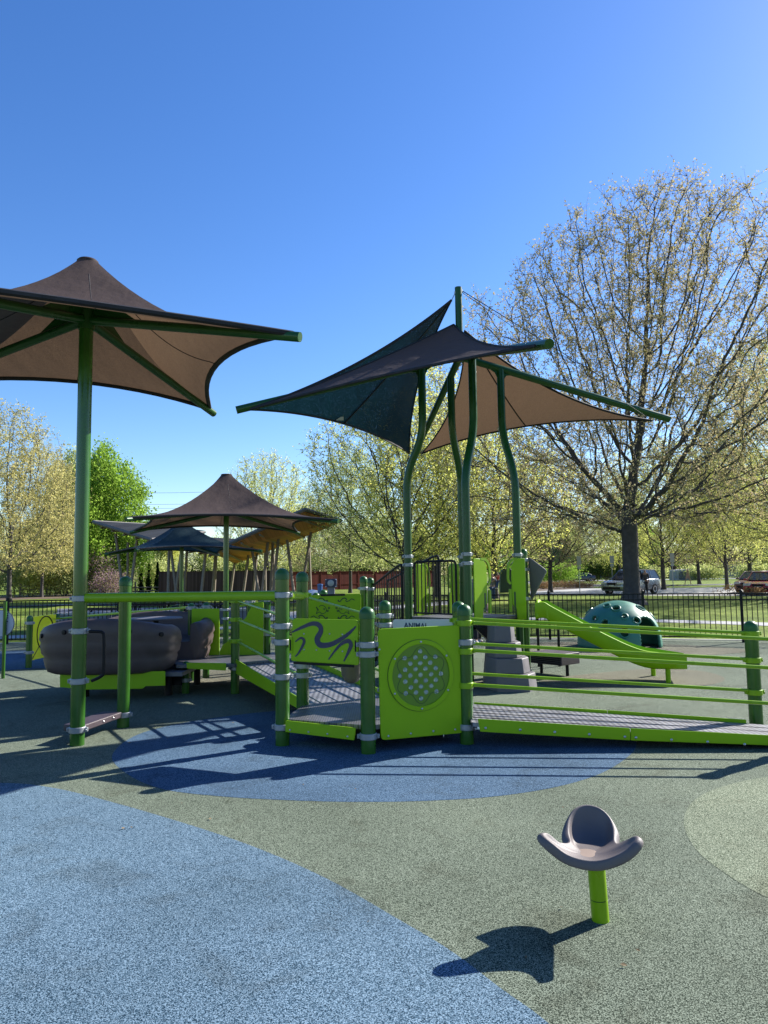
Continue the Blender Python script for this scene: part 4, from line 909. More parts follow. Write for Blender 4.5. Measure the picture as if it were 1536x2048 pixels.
# ------------------------------------------------------------------ spinner seat
def spinner():
    b0 = G(1201, 1840); t = thing('spinner_seat', 'small brown winged spinner seat on a short lime post in the foreground', 'spinner seat', b0)
    top = Vector((b0.x-.012, b0.y+.0, .27)); d = (top-b0).normalized()
    p = MB().path([b0-d*.03, b0+d*.09], .0385, 24).build('post', M['limes'], t); MB().path([b0+d*.09, b0+d*.094], .0365, 24).build('post_seam', M['dline'], p); MB().path([b0+d*.094, b0+d*.27], .0385, 24).build('post', M['limes'], t)
    c = Vector((b0.x-.052, b0.y-.01, .292))
    rim = [(-.02, -.135, .02), (.06, -.15, .035), (.13, -.165, .075), (.18, -.145, .112), (.192, -.10, .115), (.165, -.035, .07), (.145, .035, .035), (.158, .12, .065), (.156, .185, .102), (.126, .222, .130), (.07, .238, .140), (.014, .222, .128), (-.026, .185, .096), (-.05, .12, .055), (-.065, .05, .035), (-.13, .0, .055), (-.18, -.035, .105), (-.213, -.07, .118), (-.19, -.11, .098), (-.12, -.125, .045)]
    rm = spline(rim, 4, True); NR = 12; rows = []
    for j in range(1, NR+1):
        s = j/NR; row = []
        for q in rm:
            bk = max(0, min(1, (q.y-.04)/.10)); hp = 1-.42*bk; zp = 1.9+2.2*bk
            row.append(c+Vector((q.x*s**hp, q.y*s**hp, q.z*s**zp)))
        rows.append(row)
    b = MB().grid(rows, closed=True); n = len(rm); b.v.append(c.copy()); k = len(b.v)-1; b.f += [(k, (i+1) % n, i) for i in range(n)]
    b.f = [tuple(f) for f in b.f]; o = b.build('seat', M['seat'], t, ang=180)
    if o.data.polygons[-1].normal.z < 0: o.data.flip_normals()
    sl = o.modifiers.new('solid', 'SOLIDIFY'); sl.thickness = .042; vg = o.vertex_groups.new(name='thickness'); vg_w = [1-.6*max(0, min(1, (v.co.z-.33)/.06))*max(0, min(1, (v.co.y-.02)/.1)) for v in o.data.vertices]
    for i_, w_ in enumerate(vg_w): vg.add([i_], w_, 'REPLACE')
    sl.vertex_group = 'thickness'; sl.offset = -1; sl.use_even_offset = False
    sb = o.modifiers.new('sub', 'SUBSURF'); sb.levels = 2; sb.render_levels = 2
    MB().lathe(c+Vector((0, -.005, .0035)), [(.05, -.002), (.05, 0.0), (.001, .001)], 24).build('wear_mark', plain('wear_mark', (.30, .22, .17), .6), t)
    return t
# ------------------------------------------------------------------ ground sheets
def sheet(name, pts, z, mat, label=None, th=0.0):
    b = MB(); ps = [(p[0], p[1], z) for p in pts]
    if th: b.slab([(p[0], p[1], z-th) for p in pts], (0, 0, th))
    else: b.add(ps, [tuple(range(len(ps)))])
    o = b.build(name, mat, None, smooth=False, fix=bool(th)); tag(o, kind='structure')
    if not th and o.data.polygons[0].normal.z < 0: o.data.flip_normals()
    return o
def gp(pxs, k=8, closed=True): return [(p.x, p.y) for p in spline([G(a, b) for a, b in pxs], k, closed)]
def ground():
    m, nt, out, N = nodes('grass_lawn'); b = N('ShaderNodeBsdfPrincipled'); tc = N('ShaderNodeTexCoord')
    n = N('ShaderNodeTexNoise'); n.inputs['Scale'].default_value = .35; n.inputs['Detail'].default_value = 8; nt.links.new(tc.outputs['Object'], n.inputs['Vector'])
    n2 = N('ShaderNodeTexNoise'); n2.inputs['Scale'].default_value = 14; n2.inputs['Detail'].default_value = 4; nt.links.new(tc.outputs['Object'], n2.inputs['Vector'])
    r = ramp(nt, n.outputs['Fac'], [(.3, (.08, .125, .018)), (.55, (.14, .195, .03)), (.75, (.22, .25, .07))]); r2 = ramp(nt, n2.outputs['Fac'], [(.3, (.4, .42, .4)), (.7, (1.45, 1.4, 1.25))])
    c = mixc(nt, r.outputs[0], r2.outputs[0], 1.0, 'MULTIPLY'); nt.links.new(c, b.inputs['Base Color']); b.inputs['Roughness'].default_value = .9; b.inputs['Specular IOR Level'].default_value = .1
    bp = N('ShaderNodeBump'); bp.inputs['Strength'].default_value = 1; bp.inputs['Distance'].default_value = .05; nt.links.new(n2.outputs['Fac'], bp.inputs['Height']); nt.links.new(bp.outputs[0], b.inputs['Normal'])
    nt.links.new(b.outputs[0], out.inputs['Surface']); M['grass'] = m
    sheet('lawn', [(-900, -60), (900, -60), (900, 1800), (-900, 1800)], -.03, m)
    # rubber play surface
    edge = [(-16, -6), (14, -6), (14, 14.2), (9.5, 15.6), (7.6, 16.25), (5.8, 16.85), (3.6, 17.3), (0, 18.2), (-4, 18.6), (-9.3, 18.0), (-16, 17)]
    sheet('rubber_surface', edge, 0.0, M['rub'], th=.028)
    kb = [(p[0], p[1]) for p in edge[2:]]; b = MB()
    for i in range(len(kb)-1):
        a = Vector((*kb[i], 0)); c = Vector((*kb[i+1], 0)); d = (c-a).normalized(); nn = Vector((-d.y, d.x, 0)); nn = nn if nn.y < 0 else -nn; nn = -nn
        b.slab([a, c, c+nn*.16, a+nn*.16], (0, 0, .012))
    b2 = b.build('concrete_edging', M['conc'], None, smooth=False); tag(b2, kind='structure')
    blue = gp([(-700, 1610), (-300, 1562), (0, 1566), (100, 1575), (200, 1598), (350, 1641), (500, 1691), (650, 1756), (800, 1841), (900, 1901), (1000, 1976), (1100, 2050), (1250, 2200), (1300, 2600), (700, 3200), (0, 3200), (-900, 2600)])
    sheet('blue_rubber_patch', blue, .0015, M['rubblue'])
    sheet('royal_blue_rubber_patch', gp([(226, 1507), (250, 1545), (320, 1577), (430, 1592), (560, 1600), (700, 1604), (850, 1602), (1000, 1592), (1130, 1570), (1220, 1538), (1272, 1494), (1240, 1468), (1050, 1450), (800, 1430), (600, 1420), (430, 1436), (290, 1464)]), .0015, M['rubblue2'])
    sheet('pale_green_rubber_patch', gp([(1368, 1640), (1390, 1600), (1450, 1572), (1560, 1552), (1800, 1545), (2100, 1640), (2100, 1800), (1800, 1860), (1560, 1805), (1440, 1740), (1385, 1690)]), .0015, M['rublite'])
    sheet('tan_rubber_patch', gp([(1080, 1362), (1180, 1348), (1300, 1338), (1400, 1342), (1450, 1358), (1400, 1372), (1250, 1375), (1130, 1376)]), .004, M['rubtan'])
    sheet('tan_rubber_patch', gp([(900, 1375), (960, 1362), (1000, 1365), (990, 1385), (920, 1392)]), .004, M['rubtan'])
    sheet('tan_rubber_patch', gp([(1020, 1290), (1150, 1284), (1400, 1292), (1500, 1302), (1380, 1312), (1200, 1312), (1050, 1305)]), .004, M['rubtan'])
    sheet('tan_rubber_patch', gp([(370, 1380), (390, 1345), (450, 1340), (520, 1355), (500, 1372), (440, 1372)]), .008, M['rubtan'])
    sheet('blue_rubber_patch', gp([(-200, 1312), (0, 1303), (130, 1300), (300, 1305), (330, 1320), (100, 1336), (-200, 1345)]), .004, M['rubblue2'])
    # paths and roads
    def band(name, pts, w, z, mat):
        pts = [Vector((*p, 0)) for p in pts]; L = []; Rr = []
        for i, p in enumerate(pts):
            d = (pts[min(i+1, len(pts)-1)]-pts[max(i-1, 0)]).normalized(); nn = Vector((-d.y, d.x, 0))*w/2; L.append(p+nn); Rr.append(p-nn)
        b = MB(); n = len(pts); b.add([(p.x, p.y, z) for p in L+Rr], [(i, n+i, n+i+1, i+1) for i in range(n-1)]); o = b.build(name, mat, None, smooth=False); tag(o, kind='structure')
    g2 = lambda a, b: (G(a, b).x, G(a, b).y)
    sp = lambda pts: [(p.x, p.y) for p in spline([(a, b, 0) for a, b in pts], 8)]
    band('footpath', sp([g2(700, 1247), g2(900, 1241), g2(1100, 1236), g2(1300, 1240), g2(1536, 1247), g2(1800, 1260)]), 1.3, -.018, M['pale_road'])
    band('footpath', sp([g2(-300, 1283), g2(0, 1273), g2(80, 1270), g2(300, 1262), g2(500, 1252), g2(700, 1247)]), 1.2, -.022, M['pale_road'])
    band('footpath', sp([g2(-200, 1222), g2(100, 1210), g2(300, 1208), g2(560, 1204), g2(760, 1200)]), 2.6, -.018, M['pale_road'])
    band('footpath', sp([g2(500, 1240), g2(640, 1222), g2(760, 1216), g2(950, 1200)]), 2.2, -.014, M['pale_road'])
    sheet('paved_plaza', [g2(115, 1245), g2(560, 1232), g2(560, 1212), g2(115, 1217)], -.010, M['stone'])
    sheet('parking_lot', [g2(1060, 1189), g2(1800, 1193), (130, 62), (60, 64), g2(1300, 1176), g2(1060, 1177)], -.02, M['pale_road'])
    band('road', sp([g2(1040, 1163), g2(1200, 1171), g2(1330, 1170), g2(1420, 1169), (60, 85), (110, 92)]), 6, -.014, M['road'])
    band('road', sp([(18, 132), (40, 135), (80, 140), (140, 150)]), 12, -.018, M['pale_road'])
    sheet('planting_bed', [g2(1060, 1177), g2(1180, 1171), g2(1190, 1175), g2(1060, 1183)], -.005, M['mulch'])
    sheet('planting_bed', [g2(-10, 1200), g2(140, 1196), g2(330, 1189), g2(330, 1186), g2(140, 1188), g2(-10, 1192)], -.016, M['mulch'])

# ------------------------------------------------------------------ fences
def picket_fence(name, pts, label, h=1.05, bay=2.3):
    t = thing(name, label, 'fence', (*pts[0], 0)); first = True
    for i in range(len(pts)-1):
        A = Vector((*pts[i], 0)); B = Vector((*pts[i+1], 0)); n = max(1, round((B-A).length/bay))
        for k in range(n):
            a = A.lerp(B, k/n); c = A.lerp(B, (k+1)/n); d = (c-a).normalized(); ang = math.atan2(d.y, d.x)
            b = MB(); b.box((a.x, a.y, h/2+.02), (.055, .055, h+.06), ang); b.lathe((a.x, a.y, h+.05), [(.036, 0), (.036, .012), (.02, .03), (.002, .036)], 8); b.build('fence_post', M['black'], t, smooth=False)
            b = MB(); L = (c-a).length; m = round(L/.103)
            for z, hh in ((h-.01, .03), (h-.14, .028), (.10, .028)): b.box(((a.x+c.x)/2, (a.y+c.y)/2, z), (L-.056, .028, hh), ang)
            for j in range(1, m):
                p = a.lerp(c, j/m); b.box((p.x, p.y, h/2+.03), (.016, .016, h-.10), ang)
            b.build('picket_panel', M['black'], t, smooth=False)
    p = Vector((*pts[-1], 0)); MB().box((p.x, p.y, h/2), (.055, .055, h+.06)).build('fence_post', M['black'], t, smooth=False)
def board_fence(name, a, c, h, mat, label, bay=2.6):
    A = Vector((*a, 0)); C = Vector((*c, 0)); t = thing(name, label, 'fence', A); ang = math.atan2(C.y-A.y, C.x-A.x); t.rotation_euler = (0, 0, ang); L = (C-A).length; n = max(1, round(L/bay))
    for k in range(n):
        b = MB(); b.box(((k+.5)*L/n, 0, h/2), (L/n-.1, .03, h)); b.box(((k+.5)*L/n, -.03, h+.015), (L/n-.1, .1, .03)); b.box(((k+.5)*L/n, -.03, h*.3), (L/n-.1, .03, .08)); b.v = [v+A for v in b.v]; b.build('board_panel', M[mat], t, smooth=False)
    for k in range(n+1):
        b = MB(); b.box((k*L/n, 0, h/2+.05), (.1, .1, h+.1)); b.v = [v+A for v in b.v]; b.build('fence_post', M[mat], t, smooth=False)
def split_rail(name, a, c, label, h=1.15, bay=2.7, nr=3):
    A = Vector((*a, 0)); C = Vector((*c, 0)); t = thing(name, label, 'fence', A); L = (C-A).length; n = max(1, round(L/bay)); rg = random.Random(3)
    for k in range(n+1):
        p = A.lerp(C, k/n); MB().box((p.x, p.y, h/2), (.13, .13, h+.1), rg.random()*.3).build('fence_post', M['rail'], t, smooth=False)
        if k < n:
            q = A.lerp(C, (k+1)/n)
            for j in range(nr): z = .3+j*.36; MB().path([(p.x, p.y, z+rg.uniform(-.03, .03)), (q.x, q.y, z+rg.uniform(-.03, .03))], .055, 6).build('rail', M['rail'], t, smooth=False)

# ------------------------------------------------------------------ pavilion
def pavilion():
    c = P(430, 1190, 48); t = thing('pavilion', 'butterfly roofed picnic pavilion with slanting timber columns and orange wood soffit behind the canopies', 'pavilion', (c.x, c.y, 0))
    def roof(q, th, nm, sm, label=None):
        b = MB().slab(q, (0, 0, .14)); o = b.build(nm, M['metalroof'], t, smooth=False, label=label)
        qq = [Vector(p) for p in q]; cc = sum(qq, Vector())/len(qq); MB().slab([p.lerp(cc, .03)+Vector((0, 0, -.07)) for p in qq], (0, 0, .066)).build('soffit', M[sm], o, smooth=False)
        b = MB()
        for i in range(len(qq)):
            a, e = qq[i], qq[(i+1) % len(qq)]; d = (e-a).normalized(); b.path([a+Vector((0, 0, .07)), e+Vector((0, 0, .07))], .11, 4)
        b.build('fascia', M['trim'], o, smooth=False)
        for u in (.1, .3, .5, .7, .9):
            a = qq[0].lerp(qq[1], u)+Vector((0, 0, -.18)); e = qq[3].lerp(qq[2], u)+Vector((0, 0, -.18)); MB().path([a.lerp(e, .03), a.lerp(e, .97)], .07, 4).build('rafter', M['wood'], o, smooth=False)
        return o
    # left wing: tilted up to the left, sloping towards the camera
    roof([P(186, 1046, 46), P(303, 1082, 44), P(410, 1066, 55), P(290, 1051, 57)], .2, 'roof', 'soffit', 'left roof wing, dark seamed metal')
    roof([P(425, 1104, 42), P(610, 1021, 42), P(683, 1043, 47), P(470, 1127, 56)], .2, 'roof', 'soffit', 'right roof wing, timber underside showing')
    roof([P(330, 1092, 47), P(425, 1108, 43.5), P(520, 1085, 56), P(400, 1078, 58)], .2, 'roof', 'soffit', 'low middle roof')
    for (x0, y0, x1, y1, Y) in ((249, 1195, 231, 1068, 47), (258, 1194, 274, 1080, 47), (255, 1190, 256, 1085, 52), (336, 1192, 338, 1092, 47), (355, 1192, 341, 1092, 47), (348, 1192, 363, 1100, 47), (368, 1190, 374, 1100, 50), (401, 1192, 412, 1098, 46), (424, 1190, 431, 1106, 50), (428, 1188, 433, 1108, 54), (460, 1188, 472, 1105, 54), (485, 1190, 497, 1110, 50),
                                (520, 1195, 500, 1070, 46), (522, 1195, 537, 1072, 46), (541, 1194, 546, 1078, 47), (545, 1194, 558, 1066, 46), (551, 1192, 545, 1072, 50), (590, 1195, 574, 1080, 46), (600, 1190, 622, 1064, 47), (622, 1190, 617, 1066, 52), (506, 1190, 515, 1090, 52), (531, 1190, 530, 1075, 54)):
        b0 = P(x0, y0, Y); b0.z = -.03; MB().path([b0, P(x1, y1, Y+.3)], .095, 6).build('column', M['wood'], t, smooth=False)
    return t

# ------------------------------------------------------------------ cars
def car(kind, name, label, loc, rz, paint):
    t = thing(name, label, 'car', (0, 0, 0)); suv = kind == 'suv'
    L, Wd, Hh = (4.66, 1.87, 1.70) if suv else (4.75, 1.82, 1.46); z0 = .27 if suv else .2; belt = 1.05 if suv else .93; hood = 1.0 if suv else .86; nose = .82 if suv else .68
    h = L/2
    st = [(-h, .5*Wd*.82, z0+.2, nose-.1), (-h+.06, .5*Wd*.92, z0+.02, nose+.02), (-h+.35, .5*Wd*.98, z0, nose+.12), (-h+1.15, .5*Wd, z0, hood), (-h+1.35, .5*Wd, z0, belt), (h-1.0, .5*Wd, z0, belt+.02), (h-.3, .5*Wd*.98, z0, belt+(.02 if suv else 0)), (h-.05, .5*Wd*.93, z0+.05, belt-.05), (h, .5*Wd*.86, z0+.22, belt-.15)]
    rows = []
    for x, w, a, b_ in st:
        m_ = (a+b_)/2; rows.append([Vector((x, y, z)) for y, z in ((-w*.9, a), (-w, a+.1), (-w, m_), (-w*.97, b_-.06), (-w*.9, b_), (w*.9, b_), (w*.97, b_-.06), (w, m_), (w, a+.1), (w*.9, a))])
    b = MB().grid(rows, closed=True); n = 10; b.f += [tuple(range(n))[::-1], tuple(range((len(st)-1)*n, len(st)*n))]
    b.build('body', paint, t, bevel=.03)
    # cabin
    if suv: pr = [(-h+1.25, belt), (-h+1.95, Hh-.06), (-h+2.3, Hh), (h-.5, Hh-.03), (h-.12, belt)]
    else: pr = [(-h+1.2, belt), (-h+2.05, Hh-.05), (-h+2.5, Hh), (h-1.3, Hh-.05), (h-.45, belt)]
    def cab(ins, top, z1=0): return [Vector((x+(0), s*(Wd/2*(.90 if z <= belt+.01 else .74)-ins), z+z1)) for s in (-1, 1) for x, z in pr]
    vs = cab(.0, 0); k = len(pr); MB().add(vs, [tuple(range(k)), tuple(range(k, 2*k))[::-1]]+[(i, k+i, k+(i+1) % k, (i+1) % k) for i in range(k)]).build('windows', M['glass'], t, smooth=False)
    b = MB(); b.add([v+Vector((0, 0, .012)) for v in (vs[1], vs[2], vs[3], vs[k+3], vs[k+2], vs[k+1])], [(0, 1, 2, 3, 4, 5)]); ro = b.build('roof', paint, t, solid=.035)
    b = MB()
    for s in (0, 1):
        o = s*k
        for i in range(k-1): b.path([vs[o+i], vs[o+i+1]], .035, 6)
        for u in (.36, .68):
            top = vs[o+1].lerp(vs[o+3], u); bt = vs[o].lerp(vs[o+4], u); b.path([top, bt], .035, 6)
    b.build('window_frame', paint, t)
    for sx in (-h+.9, h-.95):
        for s in (-1, 1):
            r = .36 if suv else .33; w = MB().lathe((sx, s*(Wd/2-.1), r), [(r*.62, -.11), (r*.95, -.11), (r, -.07), (r, .07), (r*.95, .11), (r*.62, .115)], 24, (0, 1, 0)).build('wheel', M['tyre'], t)
            MB().lathe((sx, s*(Wd/2-.1), r), [(r*.6, -.115), (r*.62, .118), (r*.2, .10), (.01, .11)] if s > 0 else [(.01, -.11), (r*.2, -.10), (r*.62, -.118), (r*.6, .1)], 20, (0, 1, 0)).build('rim', M['rim'], w)
    for s in (-1, 1):
        MB().box((-h+.07, s*Wd*.34, nose-.02), (.16, .42, .15), -s*.25).build('headlight', M['lamp'], t, bevel=.03)
        MB().box((h-.05, s*Wd*.38, belt-.15), (.12, .26, .2), s*.2).build('tail_light', MATS['tail_red'], t, bevel=.02)
        MB().box((-h+1.45, s*(Wd/2+.08), belt+.04), (.12, .2, .14)).build('wing_mirror', paint, t, bevel=.03)
    MB().box((-h+.0, 0, nose-.06), (.05, .62, .16)).build('grille', M['black'], t, bevel=.01); MB().box((-h-.0, 0, z0+.2), (.06, 1.3, .14)).build('lower_intake', M['black'], t, bevel=.01)
    MB().box((-h-.012, 0, z0+.38), (.02, .36, .13)).build('number_plate', M['white'], t)
    t.location = loc; t.rotation_euler = (0, 0, rz); return t

# ------------------------------------------------------------------ people (skin modifier figures)
def skinmesh(name, pts, edges, mat, parent=None, sub=2):
    me = bpy.data.meshes.new(name); me.from_pydata([p[0] for p in pts], edges, []); o = bpy.data.objects.new(name, me); COL.objects.link(o)
    bm = bmesh.new(); bm.from_mesh(me); lay = bm.verts.layers.skin.verify(); bm.verts.ensure_lookup_table()
    for i, (co, r) in enumerate(pts): bm.verts[i][lay].radius = r if isinstance(r, tuple) else (r, r); bm.verts[i][lay].use_root = (i == 0)
    bm.to_mesh(me); bm.free(); s = o.modifiers.new('skin', 'SKIN'); s.use_smooth_shade = True; u = o.modifiers.new('sub', 'SUBSURF'); u.levels = sub; u.render_levels = sub
    me.materials.append(mat); o.parent = parent; return o
def person(label, loc, rz, H, arms, shirt, pants, hair, shoes, legs=((.10, 0), (-.10, 0)), lean=0.0, group=None):
    """faces -Y before rotation; arms = ((elbow),(hand)) per side relative to the shoulder, in units of height"""
    k = H; v = Vector; hip = v((0, 0, .52*k)); ch = v((0, -lean*k*.5, .72*k)); sh = v((0, -lean*k*.8, .815*k)); nk = v((0, -lean*k, .86*k)); hd = v((0, -lean*k*1.2-.01*k, .93*k))
    pts = [(hip, (.085*k, .06*k)), (v((0, -lean*k*.2, .61*k)), (.075*k, .055*k)), (ch, (.09*k, .06*k)), (sh, (.07*k, .045*k)), (nk, .031*k), (hd+v((0, 0, -.025*k)), (.038*k, .043*k)), (hd+v((0, .005*k, .03*k)), (.042*k, .05*k))]; ed = [(0, 1), (1, 2), (2, 3), (3, 4), (4, 5), (5, 6)]; arm = []; leg = []
    for s, (el, ha) in zip((-1, 1), arms):
        S_ = sh+v((s*.105*k, 0, 0)); E = S_+v(el)*k; Hn = S_+v(ha)*k; i = len(pts); pts += [(S_, .032*k), (E, .024*k), (Hn, .017*k)]; ed += [(3, i), (i, i+1), (i+1, i+2)]; arm.append((S_, E, Hn))
        d = (Hn-E).normalized(); sd = d.cross(v((0, 1, .3))).normalized(); pi = len(pts); pts.append((Hn+d*.03*k, (.02*k, .012*k))); ed.append((i+2, pi))
        for q, (o_, l) in enumerate(((-.016, .042), (-.005, .048), (.006, .045), (.016, .036))):
            j = len(pts); b_ = Hn+d*.045*k+sd*o_*k; pts += [(b_, .0055*k), (b_+d*l*k*.6, .0048*k), (b_+d*l*k-v((0, .008*k, 0)), .004*k)]; ed += [(pi, j), (j, j+1), (j+1, j+2)]
        j = len(pts); b_ = Hn+d*.02*k-sd*.02*k; pts += [(b_, .006*k), (b_+d*.025*k-sd*.012*k, .005*k)]; ed += [(i+2, j), (j, j+1)]
    for s, (fx, fy) in zip((-1, 1), legs):
        kn = v((s*.055*k+fx*.3*0, fy*.5*k-.02*k, .28*k)); an = v((s*.055*k, fy*k, .045*k)); toe = an+v((s*.01*k, -.085*k, -.022*k)); i = len(pts)
        pts += [(v((s*.05*k, 0, .48*k)), .05*k), (kn, .035*k), (an, .022*k), (toe, .02*k)]; ed += [(0, i), (i, i+1), (i+1, i+2), (i+2, i+3)]; leg.append((v((s*.05*k, 0, .48*k)), kn, an, toe))
    body = skinmesh('person', pts, ed, M['skin']); tag(body, label, 'person', group); body.location = loc; body.rotation_euler = (0, 0, rz)
    def cl(nm, p, e, m): skinmesh(nm, p, e, m, body)
    pp = [(hip+v((0, 0, .02*k)), (.096*k, .072*k)), (pts[1][0], (.088*k, .068*k)), (ch, (.102*k, .073*k)), (sh, (.078*k, .055*k))]; ee = [(0, 1), (1, 2), (2, 3)]
    for S_, E, Hn in arm: i = len(pp); pp += [(S_, .042*k), (E, .034*k), (E.lerp(Hn, .8), .027*k)]; ee += [(3, i), (i, i+1), (i+1, i+2)]
    cl('shirt', pp, ee, shirt)
    pp = [(hip, (.098*k, .074*k))]; ee = []
    for a, kn, an, toe in leg: i = len(pp); pp += [(a, .062*k), (kn, .045*k), (an+v((0, 0, .01*k)), .034*k)]; ee += [(0, i), (i, i+1), (i+1, i+2)]
    cl('trousers', pp, ee, pants)
    for a, kn, an, toe in leg: cl('shoe', [(an+v((0, .01*k, -.012*k)), .03*k), (toe, .026*k)], [(0, 1)], shoes)
    cl('hair', [(hd+v((0, .018*k, .045*k)), (.042*k, .045*k)), (hd+v((0, .03*k, .01*k)), (.04*k, .035*k)), (hd+v((0, .03*k, -.03*k)), (.03*k, .02*k))], [(0, 1), (1, 2)], hair)
    f = MB()
    for s in (-1, 1): f.lathe(hd+v((s*.016*k, -.048*k, .0)), [(.006*k, -.004*k), (.005*k, .004*k)], 8, (0, -1, 0))
    f.v = list(f.v); o = f.build('eyes', M['black'], None); o.parent = body
    f = MB(); f.path([hd+v((-.012*k, -.047*k, -.032*k)), hd+v((.012*k, -.047*k, -.032*k))], .003*k, 6); o = f.build('mouth', MATS['lip'], None); o.parent = body
    f = MB(); f.path([hd+v((0, -.045*k, .005*k)), hd+v((0, -.058*k, -.014*k))], [.004*k, .008*k], 8); o = f.build('nose', M['skin'], None); o.parent = body
    return body

# ------------------------------------------------------------------ buildings and small things
def house(loc, w, d, h, rz, wall, roofm, label, name='house'):
    t = thing(name, label, 'house', (0, 0, 0))
    MB().box((0, 0, h/2), (w, d, h)).build('wall', wall, t, smooth=False); rh = d*.28; o = .5
    rf = MB(); a = [(-w/2-o, -d/2-o, h), (w/2+o, -d/2-o, h), (w/2+o, 0, h+rh), (-w/2-o, 0, h+rh)]; b_ = [(-w/2-o, d/2+o, h), (w/2+o, d/2+o, h), (w/2+o, 0, h+rh), (-w/2-o, 0, h+rh)]
    rf.slab(a, (0, 0, .2)); rf.slab(b_, (0, 0, .196)); r = rf.build('roof', roofm, t, smooth=False); MB().box((w*.25, d*.1, h+rh*.8), (.8, .8, rh)).build('chimney', M['stone'], r, smooth=False)
    for s in (-1, 1): MB().add([(s*w/2, -d/2, h), (s*w/2, d/2, h), (s*w/2, 0, h+rh-.1)], [(0, 1, 2)]).build('gable', wall, t, smooth=False)
    for u in (-.36, -.16, .16, .36):
        f = MB().box((u*w, -d/2-.03, h*.52), (1.5, .1, 1.3)).build('window', M['white'], t, smooth=False)
        for q in (-.36, .36): MB().box((u*w+q, -d/2-.085, h*.52), (.62, .03, 1.12)).build('pane', M['glass'], f, smooth=False)
    dr = MB().box((0, -d/2-.04, 1.05), (1.0, .1, 2.1)).build('door', M['redfence'], t, smooth=False); MB().box((.35, -d/2-.12, 1.0), (.06, .06, .12)).build('handle', M['bolt'], dr)
    t.location = loc; t.rotation_euler = (0, 0, rz); return t
def sign_post(px, pyb, pyt, hb, label, w=.3):
    b0 = G(px, pyb); zt = ZAT(b0.x, b0.y, pyt); t = thing('sign_post', label, 'road sign', b0, 'parking signs along the kerb')
    MB().path([(b0.x, b0.y, -.02), (b0.x, b0.y, zt)], .03, 8).build('pole', M['signback'], t); MB().prism(Frame((b0.x-w/2, b0.y-.05), (b0.x+w/2, b0.y-.05)), rrect(0, zt-hb, w, zt+.03, .03), 0, .01).build('sign_plate', M['signback'], t)
    MB().prism(Frame((b0.x-w/2+.03, b0.y-.05), (b0.x+w/2, b0.y-.05)), rrect(0, zt-hb-.25, w-.06, zt-hb-.05, .03), 0, .01).build('sign_plate', M['signback'], t)

